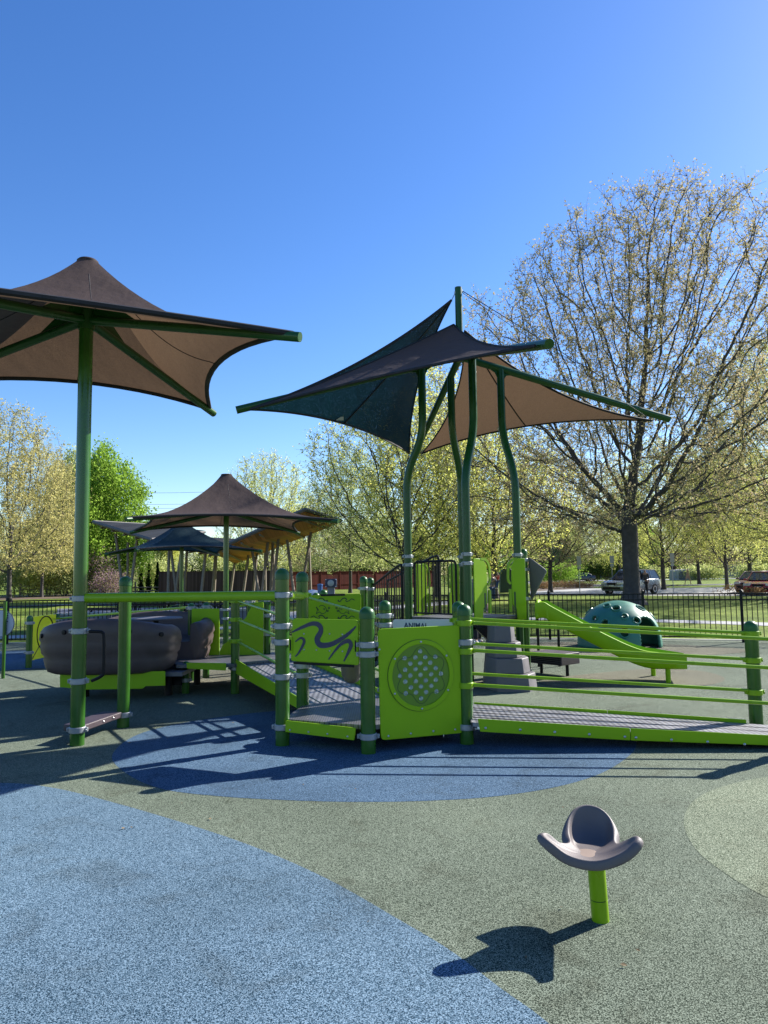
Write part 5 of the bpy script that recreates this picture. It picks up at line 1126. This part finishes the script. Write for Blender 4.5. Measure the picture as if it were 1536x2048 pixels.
def litter():
    rng = np.random.default_rng(5); n = 130; pts = np.stack([rng.uniform(-4, 6, n), rng.uniform(2.2, 15, n), np.full(n, .008)], 1); b = MB()
    for x, y, z in pts:
        a = rng.random()*6.3; s_ = rng.uniform(.006, .016); c, d = math.cos(a)*s_, math.sin(a)*s_; b.add([(x-c, y-d, z), (x+d*.5, y-c*.5, z+s_*.4), (x+c, y+d, z+s_*.2), (x-d*.5, y+c*.5, z)], [(0, 1, 2, 3)])
    tag(b.build('leaf_litter', plain('dry_leaf_bits', (.18, .12, .05), .8), None, smooth=False, fix=False), 'tiny dry leaf fragments scattered over the rubber surface', 'leaf litter', kind='stuff')
def backdrop():
    litter()
    g2 = lambda a, b: (G(a, b).x, G(a, b).y)
    plain('silver_paint', (.22, .24, .27), .25, .5, coat=.6); plain('maroon_paint', (.36, .012, .028), .22, .1, coat=.8); plain('grey_red_paint', (.14, .05, .06), .3, .2, coat=.6); plain('blue_paint', (.01, .015, .05), .3, coat=.6)
    plain('tail_red', (.35, .01, .01), .3); plain('lip', (.3, .1, .09), .5); plain('jeans', (.03, .06, .14), .8); plain('grey_shirt', (.16, .16, .17), .8); plain('dark_shirt', (.05, .05, .06), .8); plain('red_shirt', (.5, .05, .02), .8)
    plain('dark_hair', (.02, .015, .01), .6); plain('grey_hair', (.35, .34, .33), .6); plain('blond_hair', (.3, .16, .06), .6); plain('white_shoe', (.6, .6, .6), .5); plain('brick', (.16, .08, .06), .8, var=.3, scale=12); plain('house_white', (.5, .49, .46), .7); plain('roof_shingle', (.07, .06, .06), .9)
    plain('diamond_yellow', (.75, .55, .02), .4); plain('dark_trousers', (.015, .015, .02), .8)
    fp = [(9.9, 15.0), (7.70, 15.80), (5.82, 16.50), (3.82, 17.05), (0.0, 18.0), (-4.0, 18.5)]
    picket_fence('picket_fence', fp, 'black metal picket fence around the playground, right and centre section'); picket_fence('picket_fence', [(-4.0, 18.52), (-9.25, 17.9), (-13.5, 17.0)], 'black metal picket fence at the left, behind the yellow panel')
    board_fence('board_fence', g2(560, 1182.5), g2(880, 1173), 2.0, 'redfence', 'long red board fence far behind the tower stairs'); board_fence('board_fence', g2(318, 1189), g2(557, 1183), 2.15, 'dkfence', 'board fence with shade painted into its colour far behind the pavilion columns')
    board_fence('board_fence', (34, 160), (46, 158), 2.0, 'dkfence', 'grey board fence beyond the car park at the right')
    split_rail('split_rail_fence', g2(40, 1194), g2(196, 1190), 'weathered split rail fence beside the big tree at far left'); split_rail('split_rail_fence', g2(222, 1189), g2(318, 1187), 'shorter split rail fence left of the pavilion columns', nr=2)
    pavilion()
    # trees
    def at(px, Y): q = P(px, 1150, Y); return Vector((q.x, q.y, -.03))
    plant('oak', at(1263, 34.6), 'large spreading oak with sparse new leaves rising over the parked cars at right')
    plant('mid2', at(20, 52), 'tall golden leaved tree with grey trunk at the far left edge', s=1.02, rz=2.2, sz=.98)
    plant('mid2', at(84, 66), 'second golden tree just left of the tall canopy post', s=.8, rz=.6, sz=.98)
    plant('leafy', at(208, 74), 'bright fresh green tree behind the left canopy post', s=.9, rz=1.0, sz=.95)
    plant('leafy', at(148, 80), 'darker green tree half hidden behind the left canopy post', s=.82, rz=2.7, sz=.98, leaf=M['lf_mix'])
    plant('mid', at(535, 82), 'pale yellow tree rising above the middle brown canopy', s=1.05, rz=.4, sz=1.15)
    plant('mid', at(628, 95), 'thin pale tree between the pavilion roof and the blue sail', s=.85, rz=3.3, sz=.85, leaf=M['lf_oak'])
    plant('mid', at(812, 44), 'half bare spreading tree behind the left tower mast', s=1.1, rz=1.9, leaf=M['lf_yel'], sz=.93)
    plant('mid2', at(700, 66), 'thin grey green tree left of the tower masts', s=.95, rz=4.6, sz=.95, leaf=M['lf_mix'])
    plant('mid2', at(872, 50), 'tall yellow green tree seen between the tower masts', s=1.05, rz=5.2, sz=1.14, leaf=M['lf_yel'])
    plant('mid', at(990, 46), 'yellow green tree with dark trunk behind the tower entry panels', s=1.02, rz=.9, sz=.88)
    plant('mid', at(1100, 58), 'pale tree just left of the large oak', s=1.0, rz=2.9, sz=.85, leaf=M['lf_oak'])
    plant('mid', at(1326, 62), 'tree with straight dark trunk just right of the large oak', s=1.0, rz=4.0, sz=.95)
    plant('mid2', at(1398, 84), 'golden tree standing on the lawn before the house', s=1.1, rz=1.4, sz=1.0, leaf=M['lf_oak'])
    plant('mid', at(1453, 60), 'slim dark trunked tree left of the maroon car', s=.85, rz=5.5, sz=.9)
    plant('mid', at(1500, 72), 'yellow green tree above the maroon car', s=1.15, rz=2.3, sz=1.0)
    plant('oak', at(1640, 44), 'oak at the right edge, only its left branches in view', s=.8, rz=2.5, leaf=M['lf_yel'])
    plant('mid2', at(1240, 90), 'distant golden tree behind the silver car', s=1.0, rz=.2, leaf=M['lf_yel'])
    far = [(720, 110, 'small', 1.3), (670, 118, 'mid', .8), (770, 125, 'mid', .9), (840, 118, 'leafy', .6), (905, 112, 'mid', .8), (950, 124, 'leafy', .62), (1040, 128, 'mid', .8), (1070, 150, 'leafy', .75), (1135, 140, 'leafy', .75), (1190, 150, 'mid', 1.0), (1290, 160, 'leafy', .8), (1370, 150, 'mid', 1.0), (1430, 170, 'leafy', .8), (1490, 140, 'mid', .95), (1545, 160, 'leafy', .9), (600, 125, 'leafy', .5), (480, 120, 'leafy', .5), (400, 118, 'mid', .7), (330, 112, 'leafy', .5), (250, 105, 'mid', .7), (60, 110, 'leafy', .62), (-10, 100, 'mid', .8), (120, 118, 'mid', .8), (560, 130, 'mid', .8), (1010, 100, 'small', 1.0), (440, 110, 'small', 1.1)]
    rg = random.Random(12)
    for px, Y, k, s in far:
        plant(k, at(px, Y), 'distant tree in the mixed belt of trees beyond the park lawns', group='distant trees beyond the lawns', s=s*rg.uniform(.9, 1.1), rz=rg.random()*6, leaf=M[rg.choice(['lf_mix', 'lf_mix', 'lf_yel', 'lf_green', 'lf_yel', 'lf_dark'])])
    # shrubs
    def sh(px, Y, size, n, ls, mat, label, **kw): bush('shrub', at(px, Y), size, n, ls, M[mat], label, **kw)
    i = 0
    for px, Y, sx, sz, m in ((-40, 66, 2.4, 3.6, 'lf_mix'), (28, 70, 2.2, 3.8, 'lf_mix'), (62, 68, 2.2, 3.2, 'lf_yel'), (98, 71, 2.2, 3.9, 'lf_mix'), (128, 69, 1.9, 3.4, 'lf_mix'), (178, 72, 2., 3.0, 'lf_mix'), (236, 74, 1.8, 2.6, 'lf_mix'), (300, 86, 2.4, 3.6, 'lf_mix'), (345, 90, 2.4, 3.8, 'lf_mix'), (395, 96, 2.6, 4.2, 'lf_dark'), (440, 98, 2.6, 3.9, 'lf_mix'), (490, 99, 2.6, 4.0, 'lf_dark'), (540, 100, 2.6, 4.2, 'lf_mix'), (590, 101, 2.6, 4.0, 'lf_mix'), (640, 102, 2.6, 4.2, 'lf_dark'), (690, 103, 2.6, 4.4, 'lf_mix'), (740, 104, 2.6, 4.2, 'lf_dark'), (790, 105, 2.6, 4.4, 'lf_mix'), (845, 106, 2.6, 4.2, 'lf_dark'), (900, 107, 2.6, 4.0, 'lf_mix')):
        i += 1; sh(px, Y, (sx, 1.6, sz), 3600, .2, m, 'leafy shrub in the hedge row behind the far fences', group='hedge shrubs behind the far fences', seed=i, stems=4)
    for k, px in enumerate((282, 298, 315)): sh(px, 78, (.75, .75, 3.4), 3000, .14, 'lf_ever', ('dark narrow evergreen, left of three by the rail fence', 'dark narrow evergreen, middle of three by the rail fence', 'dark narrow evergreen, right of three by the rail fence')[k], seed=40+k, stems=2, cone=True)
    sh(203, 70, (1.5, 1.3, 4.4), 2200, .12, 'lf_purp', 'pink flowering redbud behind the left canopy post', seed=51, cat='tree'); sh(222, 66, (1.9, 1.3, 2.2), 2600, .12, 'lf_purp', 'brownish pink low bush beside the flowering redbud', seed=52)
    sh(1118, 96, (3.2, 2, 2.6), 7000, .16, 'lf_green', 'rounded bright green bush beyond the grey cone', seed=60)
    for k, px in enumerate((1085, 1105, 1128, 1150, 1172)): sh(px, 70+k, (1.3, .8, .75), 1400, .09, 'lf_dry', 'low dry shrub in the planting bed beside the road', group='dry shrubs in the planting bed', seed=70+k, stems=5)
    sh(1506, 44, (1.0, .5, .5), 700, .08, 'lf_dry', 'reddish dry shrub in front of the maroon car', seed=81); sh(1452, 46, (.9, .5, .8), 350, .08, 'lf_dry', 'thin tan dry shrub left of the maroon car', seed=82)
    for k, (px, Y) in enumerate(((1180, 130), (1215, 132), (1255, 128), (1300, 138), (1410, 120), (1520, 118))): sh(px, Y, (4, 2, 4.6 if k < 3 else 2.5), 5200, .24, 'lf_dark' if k < 3 else 'lf_mix', 'dark dense bush in the row far behind the parked silver car' if k < 3 else 'bush beside the distant house on the right', group='far dark bushes' if k < 3 else 'bushes by the house', seed=90+k)
    # cars
    car('suv', 'parked_car', 'silver parked car half hidden behind the large oak trunk', P(1262, 1150, 50.5)*1-Vector((0, 0, P(1262, 1150, 50.5).z+.02)), R_(38), MATS['silver_paint'])
    car('sedan', 'parked_car', 'glossy maroon car parked at the right edge', (P(1530, 1150, 46.5).x, 46.5, -.02), R_(52), MATS['maroon_paint'])
    car('sedan', 'parked_car', 'greyish red car parked just behind the maroon car', (P(1512, 1150, 52).x, 52, -.02), R_(48), MATS['grey_red_paint'])
    car('sedan', 'parked_car', 'small dark blue car far away across the road', (P(1161, 1150, 125).x, 125, 0), R_(5), MATS['blue_paint'])
    # signs
    sign_post(1160, 1189, 1113, .62, 'grey backed road sign on a thin pole, leftmost of the three by the car park'); sign_post(1226, 1188, 1112, .5, 'grey backed road sign standing before the silver car'); sign_post(1347, 1187, 1107, .62, 'grey backed road sign right of the large oak trunk')
    q = P(981, 1150, 62); t = thing('warning_sign', 'small yellow diamond warning sign seen between the tower panels', 'road sign', (q.x, q.y, 0)); zc = ZAT(q.x, q.y, 1132)
    MB().path([(q.x, q.y, -.02), (q.x, q.y, zc)], .035, 8).build('pole', M['signback'], t); MB().prism(Frame((q.x, q.y-.05), (q.x+1, q.y-.05)), [(-.42, zc), (0, zc-.5), (.42, zc), (0, zc+.5)], 0, .02).build('sign_plate', MATS['diamond_yellow'], t)
    q = G(1376, 1169); t = thing('a_frame_stand', 'pale orange folding stand on the lawn right of the oak', 'stand', q); k_ = q.y/FPX
    for s in (-1, 1): MB().path([(q.x+s*.35, q.y, 0), (q.x, q.y, 31*k_)], .05, 6).build('leg', M['rubtan'] if False else MATS['pale_orange'] if 'pale_orange' in MATS else plain('pale_orange', (.5, .3, .2), .7), t)
    MB().prism(Frame((q.x-.3, q.y-.06), (q.x+.3, q.y-.06)), [(.05, 12*k_), (.55, 12*k_), (.42, 22*k_), (.18, 22*k_)], 0, .03).build('board', MATS['pale_orange'], t)
    # people
    man = at(1290, 50); man.z = -.02
    person('grey haired person in dark jacket standing right of the oak trunk by the silver car', man, R_(-20), 1.72, (((-.03, 0, -.17), (-.02, -.09, -.30)), ((.03, 0, -.17), (.02, -.09, -.30))), MATS['dark_shirt'], MATS['dark_trousers'], MATS['grey_hair'], M['black'], lean=.03)
    wo = at(984, 41.5); wo.z = -.03
    person('adult in grey top and blue jeans carrying a small child beyond the tower entrance', wo, R_(25), 1.60, (((-.03, -.05, -.15), (.03, -.15, -.10)), ((.04, -.06, -.15), (-.01, -.17, -.12))), MATS['grey_shirt'], MATS['jeans'], MATS['dark_hair'], M['white'] and MATS['white_shoe'])
    person('small child in a red top held in the arms of the adult in jeans', wo+Vector((.30, -.22, .72)), R_(-60), .90, (((-.04, -.08, -.10), (-.02, -.18, -.06)), ((.04, -.08, -.10), (.02, -.18, -.06))), MATS['red_shirt'], MATS['jeans'], MATS['blond_hair'], MATS['white_shoe'], legs=((0, -.12), (0, -.10)))
    pl = G(955, 1288)
    person('person in dark trousers behind the tower entry panel, only legs in view', (pl.x, pl.y, 0), R_(15), 1.68, (((-.03, 0, -.17), (-.02, -.05, -.32)), ((.03, 0, -.17), (.02, -.05, -.32))), MATS['grey_shirt'], MATS['dark_trousers'], MATS['dark_hair'], MATS['white_shoe'], legs=((0, -.08), (0, .08)))
    # houses
    hx = lambda px, Y: (P(px, 1150, Y).x, Y, -.03)
    house(hx(1345, 175), 30, 10, 3.4, .04, MATS['brick'], MATS['roof_shingle'], 'long low brick house far behind the oak on the right'); house(hx(1520, 170), 22, 10, 3.2, -.1, MATS['house_white'], MATS['roof_shingle'], 'pale house behind the maroon car at the far right')
    house(hx(1180, 185), 20, 10, 3.0, .1, MATS['house_white'], MATS['roof_shingle'], 'pale house far behind the dark blue car'); q = hx(1376, 120)
    t = thing('white_shed', 'low white canvas covered shed before the brick house', 'shed', q); MB().add([(q[0]-2, 120, 0), (q[0]+2, 120, 0), (q[0]+2, 123, 0), (q[0]-2, 123, 0), (q[0]-1.9, 120, 1.7), (q[0]+1.9, 120, 1.9), (q[0]+1.9, 123, 1.9), (q[0]-1.9, 123, 1.7)], [(0, 1, 5, 4), (1, 2, 6, 5), (2, 3, 7, 6), (3, 0, 4, 7), (4, 5, 6, 7)]).build('cover', MATS['house_white'], t, bevel=.1)
    MB().box((q[0]-1, 119.95, .8), (1.0, .06, 1.3)).build('door_flap', M['stone'], t)
    q = P(1014, 1150, 60); t = thing('utility_box', 'dark green rounded utility box left of the tower post', 'utility box', (q.x, q.y, 0)); MB().prism(Frame((q.x-.55, q.y), (q.x+.55, q.y)), [(0, -.03), (1.1, -.03), (1.1, 1.5), (.85, 1.95), (.25, 1.95), (0, 1.5)], -.8, 0).build('cabinet', plain('box_green', (.04, .08, .05), .6), t, bevel=.04); MB().box((q.x, q.y-.02, .9), (.5, .03, .9)).build('door', MATS['box_green'], t)
    q = P(1012, 1150, 110); t = thing('white_trailer', 'plain white box trailer far behind the utility box', 'trailer', (q.x, q.y, 0)); MB().box((q.x, q.y, 2.0), (2.2, 5, 2.6)).build('body', MATS['house_white'], t, bevel=.05)
    for s in (-.8, .8): MB().lathe((q.x+s, q.y-1, .4), [(.2, -.12), (.4, -.12), (.4, .12), (.2, .12)], 16, (1, 0, 0)).build('wheel', M['tyre'], t)
    # power poles and wires
    def pole(px, Y, top, nm): 
        q = P(px, 1150, Y); zt = ZAT(q.x, q.y, top); t = thing('utility_pole', nm, 'utility pole', (q.x, q.y, 0)); MB().path([(q.x, q.y, -.05), (q.x, q.y, zt)], [.16, .11], 8).build('pole', M['bark2'], t); MB().box((q.x, q.y, zt-.9), (2.4, .12, .14)).build('crossarm', M['bark2'], t); return q, zt
    a, za = pole(664, 110, 948, 'tall pole with crossarm between the pavilion and the half bare tree'); c, zb = pole(70, 112, 955, 'tall pole hidden among the golden trees at left'); pole(714, 118, 1010, 'slim plain pole above the red fence')
    for k, py in enumerate((985, 1008, 1016)):
        z = ZAT(P(380, 1150, 111).x, 111, py); pts = []
        for j in range(25): u = j/24; p = Vector((c.x, c.y, 0)).lerp(Vector((a.x, a.y, 0)), u); pts.append((p.x, p.y, z+.9*(2*u-1)**2))
        w = MB().path(pts, .022, 5).build('power_line', M['black'], None); tag(w, ('topmost power line in the sky left of the middle canopy', 'middle power line in the sky left of the middle canopy', 'lowest power line in the sky left of the middle canopy')[k], 'power line', 'power lines')
    # welcome sign and yellow panel
    b0 = G(6, 1357); zt = ZAT(b0.x, b0.y, 1203); t = thing('welcome_sign', 'round pale welcome sign on a thin green post at the left edge', 'sign', b0); MB().path([b0-Vector((0, 0, .03)), (b0.x, b0.y, zt)], .027, 12).build('post', M['green'], t)
    fr = Frame((b0.x, b0.y+.04), (b0.x+1, b0.y+.04)); cc = fr.hit(2, 1247); N_ = 48
    pl_ = MB().prism(fr, [(cc[0]+.215*math.cos(2*math.pi*k/N_), cc[1]+.215*math.sin(2*math.pi*k/N_)) for k in range(N_)], -.008, .004).build('sign_plate', M['navy'], t); MB().prism(fr, [(cc[0]+.207*math.cos(2*math.pi*k/N_), cc[1]+.207*math.sin(2*math.pi*k/N_)) for k in range(N_)], .0042, .007).build('sign_face', plain('sign_face', (.5, .56, .7), .5), pl_)
    text_mesh('Welcome', .085, 'sign_text', 'navy', pl_, fr.pt(cc[0]+.082, cc[1], .008), (0, 0, -1), fr.u, .001, .004)
    g0 = G(57, 1336); g1 = P(112, 1300, 14.0); t = thing('yellow_play_panel', 'bright yellow play panel with a large black ring between two green posts at left', 'play panel', (g0.x, g0.y, 0))
    post(t, g0.x, g0.y, ZAT(g0.x, g0.y, 1231), .054, clamps=[ZAT(g0.x, g0.y, 1246), ZAT(g0.x, g0.y, 1305)]); post(t, g1.x, g1.y, ZAT(g1.x, g1.y, 1227), .054, clamps=[ZAT(g1.x, g1.y, 1240)])
    fr = Frame(g0, g1); zt = ZAT(g0.x, g0.y, 1234); zb = ZAT(g0.x, g0.y, 1322); s = panel(t, fr, rrect(.07, zb, fr.len-.04, zt, .03), 'yellow', -.01, .01, 'panel'); L = fr.len
    zc = (zt+zb)/2+.06; xc = L*.55; R2 = (zt-zb)*.40
    MB().path([fr.pt(xc+R2*math.cos(2*math.pi*k/40), zc+R2*math.sin(2*math.pi*k/40), .012) for k in range(40)], .012, 6, closed=True).build('ring', M['black'], s); MB().lathe(fr.pt(xc, zc, .01), [(.09, 0), (.09, .05), (.03, .07)], 18, fr.n).build('hub_knob', M['black'], s)
    MB().path([fr.pt(.1, zb+.03, .012), fr.pt(xc*.6, zb+.22, .012)], .008, 5).build('groove', M['dline'], s)
    # fish panel with posts, far play units
    fr = Frame((-1.3, 11.6), (0, 11.6)); t = thing('fish_panel', 'lime play panel engraved with fish and waves behind the squiggle panel', 'play panel', (-.8, 11.6, 0))
    s = panel(t, fr, rquad([fr.hit(a, b) for a, b in ((608, 1191), (722, 1187), (722, 1262), (608, 1266))], .03), 'lime', -.01, .01, 'panel')
    ZZ = lambda a: [fr.hit(560+x*.1302, 1130+y*.1302) for x, y in a]
    def ln(pts, w=.016, mir=False):
        if mir: pts = [(1622-x, y) for x, y in pts]
        v = spline([(a, b, 0) for a, b in ZZ(pts)], 5); MB().ribbon(fr, [(p.x, p.y) for p in v], w, .0105, .0125).build('engraved_line', M['dline'], s)
    for mir in (False, True):
        for dy in (0, 262): ln([(590, 530+dy), (630, 508+dy), (670, 525+dy), (700, 560+dy), (730, 550+dy), (715, 538+dy)], .018, mir); ln([(475, 540+dy), (520, 520+dy), (560, 548+dy), (600, 560+dy), (612, 535+dy)], .014, mir)
        ln([(600, 640), (640, 618), (690, 640), (715, 690), (690, 735), (640, 745), (605, 720), (560, 748), (575, 690), (555, 640), (600, 700)], .011, mir); ln([(665, 665), (690, 672), (680, 690), (668, 680)], .01, mir)
        ln([(740, 660), (752, 645), (765, 660), (752, 675), (740, 660)], .012, mir); ln([(720, 705), (732, 692), (745, 705), (732, 718), (720, 705)], .012, mir)
    MB().prism(fr, [fr.hit(a, b) for a, b in ((640, 1188.5), (690, 1187.5), (690, 1191.5), (642, 1192.5))], .011, .02).build('top_strip', M['black'], s)
    for px, py, Y in ((632, 1185, 12.4), (647, 1179, 11.9)): q = P(px, py, Y); post(t, q.x, q.y, ZAT(q.x, q.y, py), .06)
    q = P(660, 1180, 15.4); t = thing('viewer_station', 'navy box with a round grey window on a grey stand beyond the fish panel', 'play unit', (q.x, q.y, 0)); fr = Frame((q.x-.5, q.y), (q.x+.5, q.y)); a = fr.hit(650, 1158); b_ = fr.hit(673, 1174.5)
    s = MB().prism(fr, rrect(a[0], b_[1], b_[0], a[1], .02), -.2, 0).build('box', M['navy'], t, bevel=.01); cc = ((a[0]+b_[0])/2, (a[1]+b_[1])/2+.0); MB().lathe(fr.pt(*cc, 0), [(.068, 0), (.068, .01), (.06, .012), (.001, .014)], 24, fr.n).build('round_window', M['silver'], s)
    bolts(s, fr, [(a[0]+.015, a[1]-.015), (b_[0]-.015, a[1]-.015), (a[0]+.015, b_[1]+.015), (b_[0]-.015, b_[1]+.015)], 0, .012); MB().prism(fr, rrect(cc[0]-.075, -.03, cc[0]+.075, b_[1], .01), -.16, -.03).build('stand', M['stone'], t)
    q = P(640, 1180, 16.3); t = thing('blue_drum', 'blue cylinder play drum left of the navy viewer box', 'play drum', (q.x, q.y, 0)); z1 = ZAT(q.x, q.y, 1170); MB().path([(q.x, q.y, -.02), (q.x, q.y, z1)], .055, 20).build('drum', M['blue_plastic'], t); MB().lathe((q.x, q.y, z1-.02), [(.06, 0), (.065, .02), (.06, .04), (.01, .045)], 20).build('lid', M['blue_plastic'], t)
    q = P(625, 1180, 21); t = thing('white_canopy', 'small white domed table cover beyond the blue drum', 'cover', (q.x, q.y, 0)); z1 = ZAT(q.x, q.y, 1179); MB().lathe((q.x, q.y, z1-.22), [(.3, 0), (.32, .04), (.28, .12), (.15, .19), (.01, .22)], 24).build('dome_top', M['white'], t); MB().path([(q.x, q.y, -.02), (q.x, q.y, z1-.2)], .2, 16).build('base', M['stone'], t)
    # picnic tables and low walls on the plaza
    for k, (px, Y) in enumerate(((205, 27), (300, 30), (400, 29), (470, 31))):
        q = P(px, 1150, Y); t = thing('picnic_table', ('dark metal picnic table left of the others behind the fence', 'dark metal picnic table behind the front glider pod', 'dark metal picnic table behind the rear glider pod', 'dark metal picnic table farthest right behind the wave panels')[k], 'picnic table', (q.x, q.y, 0), 'picnic tables on the paved plaza')
        MB().box((q.x, q.y, .73), (1.8, .75, .05)).build('table_top', M['black'], t, bevel=.01)
        for s in (-1, 1): MB().box((q.x, q.y+s*.65, .45), (1.8, .28, .04)).build('seat', M['black'], t, bevel=.01); MB().path([(q.x+s*.6, q.y-.65, .43), (q.x+s*.6, q.y-.15, .03), (q.x+s*.6, q.y, .7), (q.x+s*.6, q.y+.15, .03), (q.x+s*.6, q.y+.65, .43)], .03, 6).build('leg', M['black'], t)
    for k, (a, b_, Y) in enumerate(((112, 215, 23.5), (225, 330, 24), (395, 520, 25))):
        q0 = P(a, 1150, Y); q1 = P(b_, 1150, Y); fr = Frame(q0, q1); t = thing('seat_wall', ('low grey block seat wall at the left of the plaza', 'low grey block seat wall in the middle of the plaza', 'low grey block seat wall right of the plaza behind the wave panels')[k], 'wall', (q0.x, q0.y, 0))
        MB().prism(fr, rrect(0, -.03, fr.len, .40, .01), -.35, 0).build('wall', grooved('block_wall', (.2, .2, .23), (.1, .1, .11), 2.2, 0, .9, .04) if 'block_wall' not in MATS else MATS['block_wall'], t, smooth=False); MB().prism(fr, rrect(-.03, .401, fr.len+.03, .47, .01), -.38, .03).build('coping', M['conc'], t, smooth=False)
# ------------------------------------------------------------------ assemble
make_trees()
ground()
front_platform(); right_ramp(); rear_ramp(); upper_platform(); balance_step()
q = P(178, 630, pA.y); zt = ZAT(pA.x, pA.y, 632)
canopy('shade_canopy', 'near brown pyramid shade canopy on a tall green post at the left', pA.x, pA.y, 3.66, 4.10, ZAT(pA.x, pA.y, 535), 2.25, R_(18.7), 'brownfab', .066, clamps=[ZAT(pA.x, pA.y, c) for c in (1197, 1262, 1362, 1459)], handle=True)
q = P(452, 1160, 16.5)
canopy('shade_canopy', 'middle brown pyramid shade canopy in front of the pavilion', q.x, q.y, 2.69, 3.05, ZAT(q.x, q.y, 955), 2.9, R_(27), 'brownfab', .062, clamps=[.82, .62], armr=.045, sag=.42, pw=1.9)
q = P(363, 1160, 24.0)
canopy('shade_canopy', 'dark blue pyramid shade canopy below and left of the middle brown one', q.x, q.y, 2.38, 2.7, ZAT(q.x, q.y, 1048), 2.75, R_(12), 'bluecan', .065, armr=.05, sag=.4, pw=1.8)
sail_shade(); tower(); stairs(); climber(); transfer_step(); slide(); dome(); glider(); spinner()
backdrop()
# ------------------------------------------------------------------ light, sky, camera
SUN_EL, SUN_AZ = R_(33), math.atan2(.56, .83)          # azimuth measured from +X towards +Y
sd = Vector((math.cos(SUN_EL)*math.cos(SUN_AZ), math.cos(SUN_EL)*math.sin(SUN_AZ), math.sin(SUN_EL)))
W = bpy.data.worlds.new('World'); SC.world = W; W.use_nodes = True; nt = W.node_tree; bg = nt.nodes['Background']
sky = nt.nodes.new('ShaderNodeTexSky'); sky.sky_type = 'NISHITA'; sky.sun_disc = False; sky.sun_elevation = SUN_EL; sky.sun_rotation = math.pi/2-SUN_AZ
sky.air_density = 1.0; sky.dust_density = .25; sky.ozone_density = 3.0; sky.altitude = 0
hs = nt.nodes.new('ShaderNodeHueSaturation'); hs.inputs['Saturation'].default_value = 1.26; hs.inputs['Hue'].default_value = .511; nt.links.new(sky.outputs[0], hs.inputs['Color']); nt.links.new(hs.outputs[0], bg.inputs['Color']); bg.inputs['Strength'].default_value = .09
L = bpy.data.lights.new('sun', 'SUN'); L.energy = 5.0; L.angle = R_(.5); L.color = (1, .95, .88); lo = bpy.data.objects.new('sun', L); COL.objects.link(lo)
lo.rotation_euler = sd.to_track_quat('Z', 'Y').to_euler(); lo.location = (20, 15, 20)
cam = bpy.data.cameras.new('camera'); co = bpy.data.objects.new('camera', cam); COL.objects.link(co); SC.camera = co
m = Matrix((( CR.x, CU.x, -F0.x, 0), (CR.y, CU.y, -F0.y, 0), (CR.z, CU.z, -F0.z, CAMH), (0, 0, 0, 1))); co.matrix_world = m
cam.sensor_fit = 'VERTICAL'; cam.sensor_height = 36; cam.lens = 36*FPX/2048; cam.clip_end = 5000; cam.clip_start = .05
SC.view_settings.view_transform = 'Standard'; SC.view_settings.look = 'None'; SC.view_settings.gamma = 1; SC.view_settings.exposure = 1.27
SC.cycles.max_bounces = 6; SC.cycles.transparent_max_bounces = 12
